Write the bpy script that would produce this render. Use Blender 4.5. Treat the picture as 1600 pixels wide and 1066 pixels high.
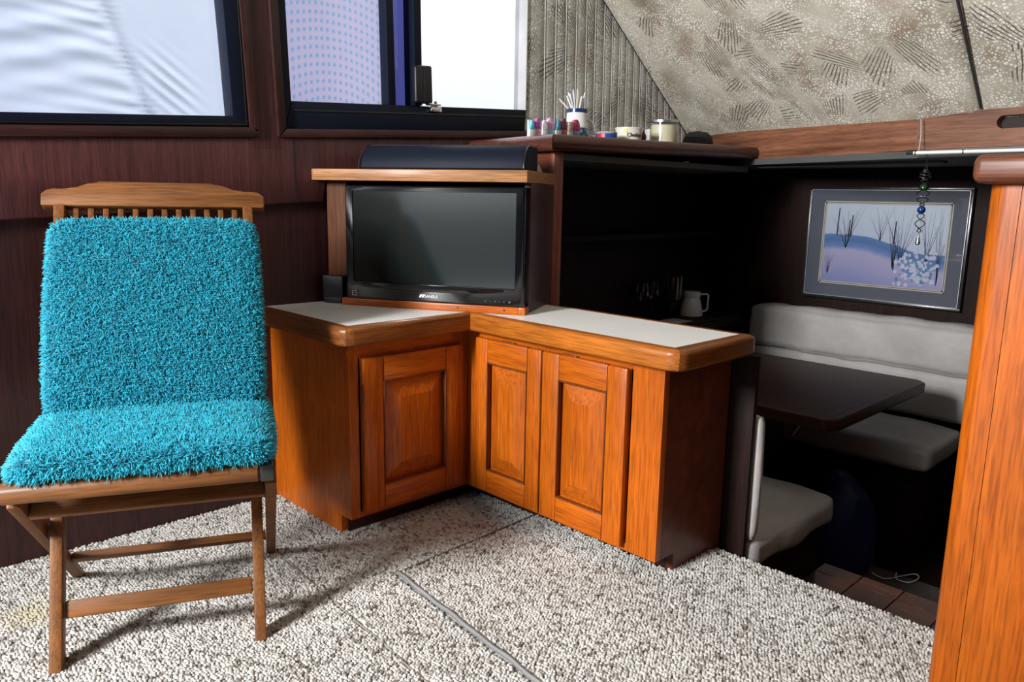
import bpy, bmesh, math, random
import numpy as np
from mathutils import Matrix, Vector
PI = math.pi
rnd = random.Random(7)
nr = np.random.default_rng(5)
scene = bpy.context.scene
for o in list(bpy.data.objects): bpy.data.objects.remove(o)
C = scene.collection

# ------------------------------------------------------------------ camera
cam_d = bpy.data.cameras.new('camera'); cam = bpy.data.objects.new('camera', cam_d); C.objects.link(cam)
cam_d.sensor_width = 36.0; cam_d.lens = 1209.0/1600*36; cam_d.clip_start = 0.02
yaw, pitch, roll = 0.80204, 0.18503, 0.01752
fwd = Vector((-math.sin(yaw)*math.cos(pitch), math.cos(yaw)*math.cos(pitch), -math.sin(pitch)))
right = Vector((math.cos(yaw), math.sin(yaw), 0)); up = right.cross(fwd)
r2 = right*math.cos(roll)+up*math.sin(roll); u2 = -right*math.sin(roll)+up*math.cos(roll)
mw = Matrix(((r2.x, u2.x, -fwd.x, 0), (r2.y, u2.y, -fwd.y, 0), (r2.z, u2.z, -fwd.z, 0.92), (0, 0, 0, 1)))
cam.matrix_world = mw
scene.camera = cam

# ------------------------------------------------------------------ world, light, exposure
world = bpy.data.worlds.new('world'); scene.world = world; world.use_nodes = True
wt_ = world.node_tree; bg = wt_.nodes['Background']; bg.inputs[1].default_value = 1.0
# plain overcast sky: luminance (1 + 2 sin elevation) / 3, grey water below the horizon
_g = wt_.nodes.new('ShaderNodeNewGeometry'); _s = wt_.nodes.new('ShaderNodeSeparateXYZ'); wt_.links.new(_g.outputs['Incoming'], _s.inputs[0])
_n = wt_.nodes.new('ShaderNodeMath'); _n.operation = 'MULTIPLY'; _n.inputs[1].default_value = -1.0; wt_.links.new(_s.outputs['Z'], _n.inputs[0])
_m = wt_.nodes.new('ShaderNodeMath'); _m.operation = 'MULTIPLY_ADD'; _m.inputs[1].default_value = 0.5; _m.inputs[2].default_value = 0.5; wt_.links.new(_n.outputs[0], _m.inputs[0])
_r = wt_.nodes.new('ShaderNodeValToRGB'); wt_.links.new(_m.outputs[0], _r.inputs[0])
_e = _r.color_ramp.elements; _e[0].position = 0.485; _e[0].color = (0.22, 0.24, 0.26, 1); _e[1].position = 1.0; _e[1].color = (2.35, 2.45, 2.6, 1)
_k = _e.new(0.50); _k.color = (0.80, 0.83, 0.88, 1)
wt_.links.new(_r.outputs[0], bg.inputs[0])
def area(name, loc, target, sx, sy, power, col=(1, 1, 1)):
    l = bpy.data.lights.new(name, 'AREA'); l.shape = 'RECTANGLE'; l.size = sx; l.size_y = sy; l.energy = power; l.color = col
    o = bpy.data.objects.new(name, l); C.objects.link(o); o.location = loc
    o.rotation_euler = (Vector(target)-Vector(loc)).to_track_quat('-Z', 'Y').to_euler()
    return o
area('cockpit_daylight', (-1.38, -2.0, 1.80), (-1.25, 1.8, 0.85), 0.5, 0.8, 225, (1.0, 0.99, 0.98))
vs = scene.view_settings
vs.view_transform = 'Standard'; vs.look = 'None'; vs.gamma = 1.0; vs.exposure = 0.15; vs.use_curve_mapping = False

# ------------------------------------------------------------------ helpers
MATS = {}
def newmat(name):
    m = bpy.data.materials.new(name); m.use_nodes = True; MATS[name] = m
    nt = m.node_tree; b = nt.nodes['Principled BSDF']
    return m, nt, b
def N(nt, t, **kw):
    n = nt.nodes.new(t)
    for k, v in kw.items():
        if k.startswith('i_'): n.inputs[k[2:].replace('_', ' ')].default_value = v
        else: setattr(n, k, v)
    return n
def ramp(nt, fac, stops):
    r = nt.nodes.new('ShaderNodeValToRGB'); el = r.color_ramp.elements
    while len(el) > len(stops): el.remove(el[-1])
    while len(el) < len(stops): el.new(0.5)
    for e, (p, c) in zip(el, stops): e.position = p; e.color = (*c, 1) if len(c) == 3 else c
    nt.links.new(fac, r.inputs[0]); return r.outputs[0]
def plain(name, col, rough=0.5, metal=0.0, bump=0.0, bscale=60, coat=0.0, var=0.12, spec=0.5, nscale=8):
    m, nt, b = newmat(name)
    tc = N(nt, 'ShaderNodeTexCoord'); no = N(nt, 'ShaderNodeTexNoise'); no.inputs['Scale'].default_value = nscale; no.inputs['Detail'].default_value = 4
    nt.links.new(tc.outputs['Object'], no.inputs['Vector'])
    c = np.array(col)
    o = ramp(nt, no.outputs['Fac'], [(0.3, tuple(c*(1-var))), (0.7, tuple(np.minimum(c*(1+var), 1)))])
    nt.links.new(o, b.inputs['Base Color']); b.inputs['Roughness'].default_value = rough; b.inputs['Metallic'].default_value = metal
    b.inputs['Specular IOR Level'].default_value = spec; b.inputs['Coat Weight'].default_value = coat; b.inputs['Coat Roughness'].default_value = 0.15
    if bump:
        n2 = N(nt, 'ShaderNodeTexNoise'); n2.inputs['Scale'].default_value = bscale; n2.inputs['Detail'].default_value = 5
        nt.links.new(tc.outputs['Object'], n2.inputs['Vector'])
        bp = N(nt, 'ShaderNodeBump'); bp.inputs['Strength'].default_value = bump; bp.inputs['Distance'].default_value = 0.01
        nt.links.new(n2.outputs['Fac'], bp.inputs['Height']); nt.links.new(bp.outputs[0], b.inputs['Normal'])
    return m
def wood(name, dark, light, axis='z', rough=0.38, coat=0.12, cross=75, along=1.2, spec=0.3):
    m, nt, b = newmat(name)
    tc = N(nt, 'ShaderNodeTexCoord'); mp = N(nt, 'ShaderNodeMapping')
    s = [cross]*3; s['xyz'.index(axis)] = along; mp.inputs['Scale'].default_value = s
    nt.links.new(tc.outputs['Object'], mp.inputs['Vector'])
    n1 = N(nt, 'ShaderNodeTexNoise'); n1.inputs['Scale'].default_value = 1.0; n1.inputs['Detail'].default_value = 6; n1.inputs['Distortion'].default_value = 0.25
    nt.links.new(mp.outputs[0], n1.inputs['Vector'])
    mp2 = N(nt, 'ShaderNodeMapping'); s2 = [260]*3; s2['xyz'.index(axis)] = 14; mp2.inputs['Scale'].default_value = s2
    nt.links.new(tc.outputs['Object'], mp2.inputs['Vector'])
    n2 = N(nt, 'ShaderNodeTexNoise'); n2.inputs['Scale'].default_value = 1.0; n2.inputs['Detail'].default_value = 3
    nt.links.new(mp2.outputs[0], n2.inputs['Vector'])
    n3 = N(nt, 'ShaderNodeTexNoise'); n3.inputs['Scale'].default_value = 3.0; n3.inputs['Detail'].default_value = 3
    nt.links.new(tc.outputs['Object'], n3.inputs['Vector'])
    d, l = np.array(dark), np.array(light)
    c1 = ramp(nt, n1.outputs['Fac'], [(0.25, tuple(d)), (0.75, tuple(l))])
    c2 = ramp(nt, n2.outputs['Fac'], [(0.36, (0.52,)*3), (0.56, (1.0,)*3)])
    c3 = ramp(nt, n3.outputs['Fac'], [(0.3, (0.75,)*3), (0.7, (1.15,)*3)])
    mx = N(nt, 'ShaderNodeMix', data_type='RGBA', blend_type='MULTIPLY'); mx.inputs['Factor'].default_value = 0.75
    nt.links.new(c1, mx.inputs['A']); nt.links.new(c2, mx.inputs['B'])
    mx2 = N(nt, 'ShaderNodeMix', data_type='RGBA', blend_type='MULTIPLY'); mx2.inputs['Factor'].default_value = 1.0
    nt.links.new(mx.outputs['Result'], mx2.inputs['A']); nt.links.new(c3, mx2.inputs['B'])
    nt.links.new(mx2.outputs['Result'], b.inputs['Base Color'])
    b.inputs['Roughness'].default_value = rough; b.inputs['Specular IOR Level'].default_value = spec
    b.inputs['Coat Weight'].default_value = coat; b.inputs['Coat Roughness'].default_value = 0.22
    bp = N(nt, 'ShaderNodeBump'); bp.inputs['Strength'].default_value = 0.12; bp.inputs['Distance'].default_value = 0.002
    nt.links.new(n2.outputs['Fac'], bp.inputs['Height']); nt.links.new(bp.outputs[0], b.inputs['Normal'])
    return m

XF = {}
def link(o, parent):
    C.objects.link(o)
    if parent is not None:
        o.parent = parent; XF[o.name] = XF.get(parent.name, Matrix())
    return o
def finish(me, smooth, mat):
    if mat is not None: me.materials.append(mat)
    if smooth:
        for p in me.polygons: p.use_smooth = True
        me.set_sharp_from_angle(angle=math.radians(smooth if smooth is not True else 38))
def obj(name, bm, mat, parent=None, world=False, smooth=38, origin=None):
    """one mesh object; world=True: vertices are world coordinates, moved into the parent's frame (or to origin)"""
    bmesh.ops.recalc_face_normals(bm, faces=bm.faces[:])
    if world and parent is not None: bm.transform(XF.get(parent.name, Matrix()).inverted())
    if origin is not None: bm.transform(Matrix.Translation(-Vector(origin)))
    me = bpy.data.meshes.new(name); bm.to_mesh(me); bm.free()
    finish(me, smooth, mat)
    o = bpy.data.objects.new(name, me); link(o, parent)
    if origin is not None: o.location = origin
    return o
def thing(name, label, cat, loc=(0, 0, 0), rz=0.0, group=None, rot=None):
    o = bpy.data.objects.new(name, None); o.empty_display_size = 0.05; C.objects.link(o)
    M = Matrix.Translation(loc) @ (Matrix.Rotation(rz, 4, 'Z') if rot is None else rot)
    o.matrix_world = M; XF[o.name] = M
    return tag(o, label, cat, group)
def tag(o, label, cat, group=None):
    o['label'] = label; o['category'] = cat
    if group: o['group'] = group
    return o
def struct(name, bm, mat, parent=None, smooth=38):
    o = obj(name, bm, mat, parent, smooth=smooth); o['kind'] = 'structure'; return o
def box(bm, x0, x1, y0, y1, z0, z1, bev=0.0, seg=2):
    r = bmesh.ops.create_cube(bm, size=1.0); vs = r['verts']
    bmesh.ops.scale(bm, vec=(x1-x0, y1-y0, z1-z0), verts=vs)
    bmesh.ops.translate(bm, vec=((x0+x1)/2, (y0+y1)/2, (z0+z1)/2), verts=vs)
    if bev:
        ed = list({e for v in vs for e in v.link_edges})
        bmesh.ops.bevel(bm, geom=ed, offset=bev, segments=seg, profile=0.5, affect='EDGES')
    return bm
def B(*a, **k):
    return box(bmesh.new(), *a, **k)
def prism(poly, d0, d1, axis='z', bm=None, bev=0.0, seg=2):
    """extrude polygon along axis; poly coords are the two other axes in xyz order"""
    bm = bm or bmesh.new(); n = len(poly); A = []; D = []
    def P(a, b, h):
        return (a, b, h) if axis == 'z' else ((h, a, b) if axis == 'x' else (a, h, b))
    A = [bm.verts.new(P(*p, d0)) for p in poly]; D = [bm.verts.new(P(*p, d1)) for p in poly]
    fs = [bm.faces.new(A[::-1]), bm.faces.new(D)]
    for i in range(n): fs.append(bm.faces.new((A[i], A[(i+1) % n], D[(i+1) % n], D[i])))
    if bev:
        ed = list({e for f in fs for e in f.edges})
        bmesh.ops.bevel(bm, geom=ed, offset=bev, segments=seg, profile=0.5, affect='EDGES')
    return bm
def hexa(pts, bm=None, bev=0.0, seg=2):
    """box from 8 points: bottom 4 (ccw) then top 4"""
    bm = bm or bmesh.new(); v = [bm.verts.new(p) for p in pts]
    fs = [bm.faces.new([v[i] for i in q]) for q in ((3, 2, 1, 0), (4, 5, 6, 7), (0, 1, 5, 4), (1, 2, 6, 5), (2, 3, 7, 6), (3, 0, 4, 7))]
    if bev:
        ed = list({e for f in fs for e in f.edges})
        bmesh.ops.bevel(bm, geom=ed, offset=bev, segments=seg, profile=0.5, affect='EDGES')
    return bm
def bar(p0, p1, w, d, side=(0, 1, 0), bm=None, bev=0.004):
    """rectangular bar from p0 to p1; w measured along side, d across"""
    p0, p1 = Vector(p0), Vector(p1); t = (p1-p0).normalized(); s = Vector(side); s = (s-t*s.dot(t)).normalized(); n = t.cross(s)
    pts = []
    for p in (p0, p1):
        for a, b in ((-1, -1), (1, -1), (1, 1), (-1, 1)): pts.append(p+s*a*w/2+n*b*d/2)
    return hexa(pts, bm, bev)
def tube(path, r, bm=None, n=8, cap=True):
    bm = bm or bmesh.new(); path = [Vector(p) for p in path]; rings = []
    rr = r if hasattr(r, '__len__') else [r]*len(path)
    ref = None
    for i, p in enumerate(path):
        t = (path[min(i+1, len(path)-1)]-path[max(i-1, 0)]).normalized()
        if ref is None: ref = t.orthogonal().normalized()
        ref = (ref-t*ref.dot(t)).normalized(); b = t.cross(ref)
        rings.append([bm.verts.new(p+(ref*math.cos(2*PI*k/n)+b*math.sin(2*PI*k/n))*rr[i]) for k in range(n)])
    for a, b in zip(rings, rings[1:]):
        for k in range(n): bm.faces.new((a[k], a[(k+1) % n], b[(k+1) % n], b[k]))
    if cap: bm.faces.new(rings[0][::-1]); bm.faces.new(rings[-1])
    return bm
def lathe(prof, n=24, bm=None, c=(0, 0, 0)):
    bm = bm or bmesh.new(); rings = []
    for r, z in prof:
        if r < 1e-6: rings.append([bm.verts.new((c[0], c[1], c[2]+z))])
        else: rings.append([bm.verts.new((c[0]+r*math.cos(2*PI*k/n), c[1]+r*math.sin(2*PI*k/n), c[2]+z)) for k in range(n)])
    for a, b in zip(rings, rings[1:]):
        for k in range(n):
            k2 = (k+1) % n
            q = [a[k % len(a)], a[k2 % len(a)], b[k2 % len(b)], b[k % len(b)]]
            q = list(dict.fromkeys(q))
            if len(q) > 2: bm.faces.new(q)
    return bm
def pad(x0, x1, y0, y1, z0, z1, r=0.03, puff=0.012, cuts=10, wr=0.0, seed=0):
    """soft cushion: rounded box with a puffed surface and gentle wrinkles"""
    bm = bmesh.new(); bmesh.ops.create_cube(bm, size=2.0)
    bmesh.ops.subdivide_edges(bm, edges=bm.edges[:], cuts=cuts, use_grid_fill=True)
    hx, hy, hz = (x1-x0)/2, (y1-y0)/2, (z1-z0)/2; rg = random.Random(seed); ph = [rg.uniform(0, 6) for _ in range(6)]
    for v in bm.verts:
        p = [v.co.x*hx, v.co.y*hy, v.co.z*hz]; h = (hx, hy, hz); q = []
        rr = min(r, 0.95*min(h))
        core = Vector([max(-(h[i]-rr), min(h[i]-rr, p[i])) for i in range(3)])
        d = Vector(p)-core
        if d.length > 1e-9:
            d = d.normalized()*rr
        n = Vector(p)
        s = core+d
        f = (1-v.co.x**2)*(1-v.co.y**2)
        fz = (1-v.co.x**2)*(1-v.co.z**2); fx = (1-v.co.y**2)*(1-v.co.z**2)
        if abs(v.co.z) > .99: s.z += math.copysign(puff*f, v.co.z)
        if abs(v.co.y) > .99: s.y += math.copysign(puff*fz, v.co.y)
        if abs(v.co.x) > .99: s.x += math.copysign(puff*fx, v.co.x)
        if wr:
            w = math.sin(s.x*31+ph[0]+3*math.sin(s.y*9+ph[1]))+math.sin(s.y*27+ph[2]+2*math.sin(s.x*13+ph[3]+s.z*8))
            s += d.normalized()*wr*w*0.5
        v.co = s+Vector(((x0+x1)/2, (y0+y1)/2, (z0+z1)/2))
    return bm
def text_mesh(txt, size, extrude=0.0006, bold=0.0, shear=0.0):
    cu = bpy.data.curves.new('t', 'FONT'); cu.body = txt; cu.size = size; cu.extrude = extrude; cu.align_x = 'LEFT'; cu.offset = bold; cu.shear = shear; cu.resolution_u = 3
    o = bpy.data.objects.new('t', cu); C.objects.link(o)
    dg = bpy.context.evaluated_depsgraph_get(); me = bpy.data.meshes.new_from_object(o.evaluated_get(dg))
    bpy.data.objects.remove(o); bm = bmesh.new(); bm.from_mesh(me); bpy.data.meshes.remove(me); return bm
def raw_mesh(name, V, F, mat, parent=None, smooth=True):
    """fast mesh from numpy: V (n,3), F (m,3) triangles"""
    me = bpy.data.meshes.new(name); me.vertices.add(len(V)); me.vertices.foreach_set('co', V.astype(np.float32).ravel())
    me.loops.add(len(F)*3); me.loops.foreach_set('vertex_index', F.astype(np.int32).ravel())
    me.polygons.add(len(F)); me.polygons.foreach_set('loop_start', np.arange(0, len(F)*3, 3, dtype=np.int32))
    me.update(calc_edges=True)
    if smooth: me.polygons.foreach_set('use_smooth', np.ones(len(F), dtype=bool))
    me.materials.append(mat); o = bpy.data.objects.new(name, me); return link(o, parent)

# ------------------------------------------------------------------ materials
TEAK_D, TEAK_L = (0.40, 0.078, 0.003), (0.55, 0.130, 0.007)
teak_z = wood('teak_z', TEAK_D, TEAK_L, 'z'); teak_x = wood('teak_x', TEAK_D, TEAK_L, 'x'); teak_y = wood('teak_y', TEAK_D, TEAK_L, 'y')
worn_x = wood('worn_teak_x', (0.25, 0.10, 0.035), (0.52, 0.25, 0.09), 'x', 0.5, 0.1)
edge_x = wood('edge_x', (0.13, 0.038, 0.008), (0.30, 0.10, 0.02), 'x'); edge_y = wood('edge_y', (0.13, 0.038, 0.008), (0.30, 0.10, 0.02), 'y')
MAH_D, MAH_L = (0.026, 0.0085, 0.008), (0.055, 0.018, 0.016)
up_z = wood('mahogany_upper_lit', (0.055, 0.017, 0.018), (0.105, 0.034, 0.034), 'z', 0.45, 0.1)  # paler copy of the mahogany: light on the upper wall is in the colour
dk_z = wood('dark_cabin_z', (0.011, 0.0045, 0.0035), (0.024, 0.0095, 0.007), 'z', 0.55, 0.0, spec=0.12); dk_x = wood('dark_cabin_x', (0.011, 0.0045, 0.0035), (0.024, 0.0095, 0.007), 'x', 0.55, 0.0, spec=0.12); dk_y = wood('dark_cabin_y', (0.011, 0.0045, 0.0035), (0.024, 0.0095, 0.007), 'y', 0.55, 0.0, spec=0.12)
mah_z = wood('mahogany_z', MAH_D, MAH_L, 'z', 0.42, 0.2); mah_y = wood('mahogany_y', MAH_D, MAH_L, 'y', 0.42, 0.2); mah_x = wood('mahogany_x', MAH_D, MAH_L, 'x', 0.4, 0.2)
red_x = wood('red_wood_x', (0.085, 0.020, 0.008), (0.17, 0.045, 0.02), 'x', 0.42, 0.15, 30, 1.6)
beam_m = wood('beam_wood', (0.10, 0.033, 0.016), (0.34, 0.145, 0.078), 'x', 0.45, 0.1, 60, 1.8)
table_m = wood('table_wood', (0.022, 0.007, 0.003), (0.055, 0.018, 0.007), 'x', 0.5, 0.05)
chair_x = wood('chair_wood', (0.13, 0.045, 0.010), (0.23, 0.085, 0.020), 'z', 0.55, 0.05, 40, 2)
chair_y = wood('chair_wood_y', (0.13, 0.045, 0.010), (0.24, 0.09, 0.021), 'y', 0.55, 0.05, 40, 2)
laminate = plain('white_laminate', (0.86, 0.85, 0.81), 0.35, var=0.02)
black_gloss = plain('black_gloss', (0.004, 0.0045, 0.006), 0.12, var=0.1, coat=0.4)
black_matte = plain('black_matte', (0.006, 0.007, 0.010), 0.45, var=0.2)
navy_alu = plain('dark_window_frame', (0.003, 0.006, 0.016), 0.45, var=0.1, spec=0.2)
chrome = plain('chrome', (0.7, 0.7, 0.7), 0.2, 1.0)
steel_dk = plain('dark_steel', (0.10, 0.10, 0.10), 0.35, 1.0)
white_pl = plain('white_plastic', (0.75, 0.75, 0.73), 0.4, var=0.04)
vinyl = plain('grey_vinyl', (0.37, 0.355, 0.345), 0.58, bump=0.45, bscale=18, var=0.10, nscale=9)
head_m = plain('headliner', (0.07, 0.075, 0.072), 0.8)
shade_wall = plain('cabin_wall_paint', (0.16, 0.14, 0.12), 0.8)

def screen_mat():
    m, nt, b = newmat('tv_screen'); b.inputs['Base Color'].default_value = (0.006, 0.009, 0.009, 1)
    b.inputs['Specular IOR Level'].default_value = 1.0
    b.inputs['Roughness'].default_value = 0.10; b.inputs['Coat Weight'].default_value = 1.0; b.inputs['Coat Roughness'].default_value = 0.12; return m
screen_m = screen_mat()

def glass_mat(name, tint=(1, 1, 1), rough=0.0):
    m, nt, b = newmat(name)
    nt.nodes.remove(b); out = nt.nodes['Material Output']
    tr = N(nt, 'ShaderNodeBsdfTransparent'); tr.inputs[0].default_value = (*tint, 1)
    gl = N(nt, 'ShaderNodeBsdfGlossy'); gl.inputs['Roughness'].default_value = 0.03
    lw = N(nt, 'ShaderNodeLayerWeight'); pw = N(nt, 'ShaderNodeMath', operation='POWER'); pw.inputs[1].default_value = 4.0; nt.links.new(lw.outputs['Facing'], pw.inputs[0])
    fr = N(nt, 'ShaderNodeMath', operation='MULTIPLY_ADD'); fr.inputs[1].default_value = 0.8; fr.inputs[2].default_value = 0.045; nt.links.new(pw.outputs[0], fr.inputs[0])
    mx = N(nt, 'ShaderNodeMixShader'); nt.links.new(fr.outputs[0], mx.inputs[0]); nt.links.new(tr.outputs[0], mx.inputs[1]); nt.links.new(gl.outputs[0], mx.inputs[2])
    nt.links.new(mx.outputs[0], out.inputs[0]); return m
glass = glass_mat('window_glass', (0.97, 0.98, 1.0)); glass_dark = glass_mat('tinted_glass', (0.24, 0.25, 0.48))
drink_glass = glass_mat('drinking_glass', (0.86, 0.88, 0.9))

def canvas_mat():
    m, nt, b = newmat('boat_cover_canvas'); out = nt.nodes['Material Output']; nt.nodes.remove(b)
    tc = N(nt, 'ShaderNodeTexCoord'); no = N(nt, 'ShaderNodeTexNoise'); no.inputs['Scale'].default_value = 2.5; no.inputs['Detail'].default_value = 4
    nt.links.new(tc.outputs['Object'], no.inputs['Vector'])
    o = ramp(nt, no.outputs['Fac'], [(0.3, (0.74, 0.80, 0.93)), (0.7, (0.82, 0.87, 0.98))])
    d = N(nt, 'ShaderNodeBsdfDiffuse'); t = N(nt, 'ShaderNodeBsdfTranslucent'); nt.links.new(o, d.inputs[0]); nt.links.new(o, t.inputs[0])
    mx = N(nt, 'ShaderNodeMixShader'); mx.inputs[0].default_value = 0.92
    nt.links.new(d.outputs[0], mx.inputs[1]); nt.links.new(t.outputs[0], mx.inputs[2]); nt.links.new(mx.outputs[0], out.inputs[0]); return m
canvas_m = canvas_mat()

def mesh_mat():
    """insect screen cloth: curved rows of pale blue dots on pinkish white"""
    m, nt, b = newmat('insect_screen'); out = nt.nodes['Material Output']; nt.nodes.remove(b)
    tc = N(nt, 'ShaderNodeTexCoord')
    w1 = N(nt, 'ShaderNodeTexWave'); w1.wave_type = 'RINGS'; w1.rings_direction = 'X'; w1.inputs['Scale'].default_value = 13; w1.inputs['Distortion'].default_value = 0.6; w1.inputs['Detail'].default_value = 1
    mp = N(nt, 'ShaderNodeMapping'); mp.inputs['Location'].default_value = (0, -1.30, -0.95); nt.links.new(tc.outputs['Object'], mp.inputs['Vector'])
    nt.links.new(mp.outputs[0], w1.inputs['Vector'])
    w2 = N(nt, 'ShaderNodeTexWave'); w2.bands_direction = 'Y'; w2.inputs['Scale'].default_value = 16; w2.inputs['Distortion'].default_value = 1.2; w2.inputs['Detail'].default_value = 1
    nt.links.new(tc.outputs['Object'], w2.inputs['Vector'])
    a = N(nt, 'ShaderNodeMath', operation='MULTIPLY'); nt.links.new(w1.outputs['Fac'], a.inputs[0]); nt.links.new(w2.outputs['Fac'], a.inputs[1])
    o = ramp(nt, a.outputs[0], [(0.05, (0.82, 0.76, 0.88)), (0.35, (0.74, 0.78, 0.92)), (0.8, (0.52, 0.67, 0.85))])
    d = N(nt, 'ShaderNodeBsdfDiffuse'); t = N(nt, 'ShaderNodeBsdfTranslucent'); nt.links.new(o, d.inputs[0]); nt.links.new(o, t.inputs[0])
    mx = N(nt, 'ShaderNodeMixShader'); mx.inputs[0].default_value = 0.85
    nt.links.new(d.outputs[0], mx.inputs[1]); nt.links.new(t.outputs[0], mx.inputs[2]); nt.links.new(mx.outputs[0], out.inputs[0]); return m
mesh_m = mesh_mat()

def fabric_mat(name, ribbed=False):
    """pebble print upholstery with brushed leaf strokes and rust patches (UV in metres)"""
    m, nt, b = newmat(name); b.inputs['Roughness'].default_value = 0.85; b.inputs['Specular IOR Level'].default_value = 0.15
    uv = N(nt, 'ShaderNodeUVMap'); L = nt.links.new
    n0 = N(nt, 'ShaderNodeTexNoise'); n0.inputs['Scale'].default_value = 5; n0.inputs['Detail'].default_value = 4; L(uv.outputs[0], n0.inputs['Vector'])
    base = ramp(nt, n0.outputs['Fac'], [(0.3, (0.32, 0.28, 0.21)), (0.5, (0.50, 0.46, 0.37)), (0.7, (0.66, 0.62, 0.53))])
    vo = N(nt, 'ShaderNodeTexVoronoi', feature='DISTANCE_TO_EDGE'); vo.inputs['Scale'].default_value = 95; L(uv.outputs[0], vo.inputs['Vector'])
    peb = ramp(nt, vo.outputs['Distance'], [(0.10, (0, 0, 0)), (0.22, (1, 1, 1))])
    n1 = N(nt, 'ShaderNodeTexNoise'); n1.inputs['Scale'].default_value = 9; n1.inputs['Detail'].default_value = 3; L(uv.outputs[0], n1.inputs['Vector'])
    pm = ramp(nt, n1.outputs['Fac'], [(0.34, (0.15,)*3), (0.62, (1, 1, 1))])
    mu = N(nt, 'ShaderNodeMath', operation='MULTIPLY'); L(peb, mu.inputs[0]); L(pm, mu.inputs[1])
    mu2 = N(nt, 'ShaderNodeMath', operation='MULTIPLY'); mu2.inputs[1].default_value = 0.95; L(mu.outputs[0], mu2.inputs[0])
    m1 = N(nt, 'ShaderNodeMix', data_type='RGBA'); L(mu2.outputs[0], m1.inputs['Factor']); L(base, m1.inputs['A']); m1.inputs['B'].default_value = (0.97, 0.96, 0.90, 1)
    # rust dabs
    n2 = N(nt, 'ShaderNodeTexNoise'); n2.inputs['Scale'].default_value = 6.5; n2.inputs['Detail'].default_value = 2
    mp = N(nt, 'ShaderNodeMapping'); mp.inputs['Location'].default_value = (3.3, 7.1, 0); L(uv.outputs[0], mp.inputs['Vector']); L(mp.outputs[0], n2.inputs['Vector'])
    rm = ramp(nt, n2.outputs['Fac'], [(0.57, (0, 0, 0)), (0.72, (0.55,)*3)])
    inv = N(nt, 'ShaderNodeMath', operation='SUBTRACT'); inv.inputs[0].default_value = 1.0; L(peb, inv.inputs[1])
    rmm = N(nt, 'ShaderNodeMath', operation='MULTIPLY'); L(rm, rmm.inputs[0]); ia = N(nt, 'ShaderNodeMath', operation='MULTIPLY_ADD'); ia.inputs[1].default_value = 0.6; ia.inputs[2].default_value = 0.4; L(inv.outputs[0], ia.inputs[0]); L(ia.outputs[0], rmm.inputs[1])
    m2 = N(nt, 'ShaderNodeMix', data_type='RGBA'); L(rmm.outputs[0], m2.inputs['Factor']); L(m1.outputs['Result'], m2.inputs['A']); m2.inputs['B'].default_value = (0.26, 0.14, 0.085, 1)
    # leaf-like brush strokes: each cell has its own direction
    vc = N(nt, 'ShaderNodeTexVoronoi', feature='F1'); vc.inputs['Scale'].default_value = 6.0; vc.inputs['Randomness'].default_value = 0.9; L(uv.outputs[0], vc.inputs['Vector'])
    sep = N(nt, 'ShaderNodeSeparateColor'); L(vc.outputs['Color'], sep.inputs[0])
    ang = N(nt, 'ShaderNodeMath', operation='MULTIPLY'); ang.inputs[1].default_value = 6.283; L(sep.outputs[0], ang.inputs[0])
    sub = N(nt, 'ShaderNodeVectorMath', operation='SUBTRACT'); L(uv.outputs[0], sub.inputs[0]); L(vc.outputs['Position'], sub.inputs[1])
    rot = N(nt, 'ShaderNodeVectorRotate', rotation_type='Z_AXIS'); L(sub.outputs[0], rot.inputs['Vector']); L(ang.outputs[0], rot.inputs['Angle'])
    sx = N(nt, 'ShaderNodeSeparateXYZ'); L(rot.outputs[0], sx.inputs[0])
    # fan: strokes spread with distance along x
    ad = N(nt, 'ShaderNodeMath', operation='ADD'); ad.inputs[1].default_value = 0.30; L(sx.outputs['X'], ad.inputs[0])
    dv = N(nt, 'ShaderNodeMath', operation='DIVIDE'); L(sx.outputs['Y'], dv.inputs[0]); L(ad.outputs[0], dv.inputs[1])
    nn = N(nt, 'ShaderNodeTexNoise'); nn.inputs['Scale'].default_value = 18; L(uv.outputs[0], nn.inputs['Vector'])
    ma = N(nt, 'ShaderNodeMath', operation='MULTIPLY_ADD'); ma.inputs[1].default_value = 0.03; L(nn.outputs['Fac'], ma.inputs[0]); L(dv.outputs[0], ma.inputs[2])
    si = N(nt, 'ShaderNodeMath', operation='MULTIPLY'); si.inputs[1].default_value = 150; L(ma.outputs[0], si.inputs[0])
    sn = N(nt, 'ShaderNodeMath', operation='SINE'); L(si.outputs[0], sn.inputs[0])
    ln = ramp(nt, sn.outputs[0], [(0.25, (0, 0, 0)), (0.75, (1, 1, 1))])
    sc = N(nt, 'ShaderNodeVectorMath', operation='MULTIPLY'); sc.inputs[1].default_value = (1, 1.9, 0); L(rot.outputs[0], sc.inputs[0])
    le = N(nt, 'ShaderNodeVectorMath', operation='LENGTH'); L(sc.outputs[0], le.inputs[0])
    lma = N(nt, 'ShaderNodeMath', operation='MULTIPLY_ADD'); lma.inputs[1].default_value = 0.12; L(nn.outputs['Fac'], lma.inputs[0]); L(le.outputs['Value'], lma.inputs[2])
    mask = ramp(nt, lma.outputs[0], [(0.135, (1, 1, 1)), (0.165, (0, 0, 0))])
    sel = ramp(nt, sep.outputs[1], [(0.38, (0, 0, 0)), (0.46, (1, 1, 1))])
    k1 = N(nt, 'ShaderNodeMath', operation='MULTIPLY'); L(ln, k1.inputs[0]); L(mask, k1.inputs[1])
    k2 = N(nt, 'ShaderNodeMath', operation='MULTIPLY'); L(k1.outputs[0], k2.inputs[0]); L(sel, k2.inputs[1])
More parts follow.
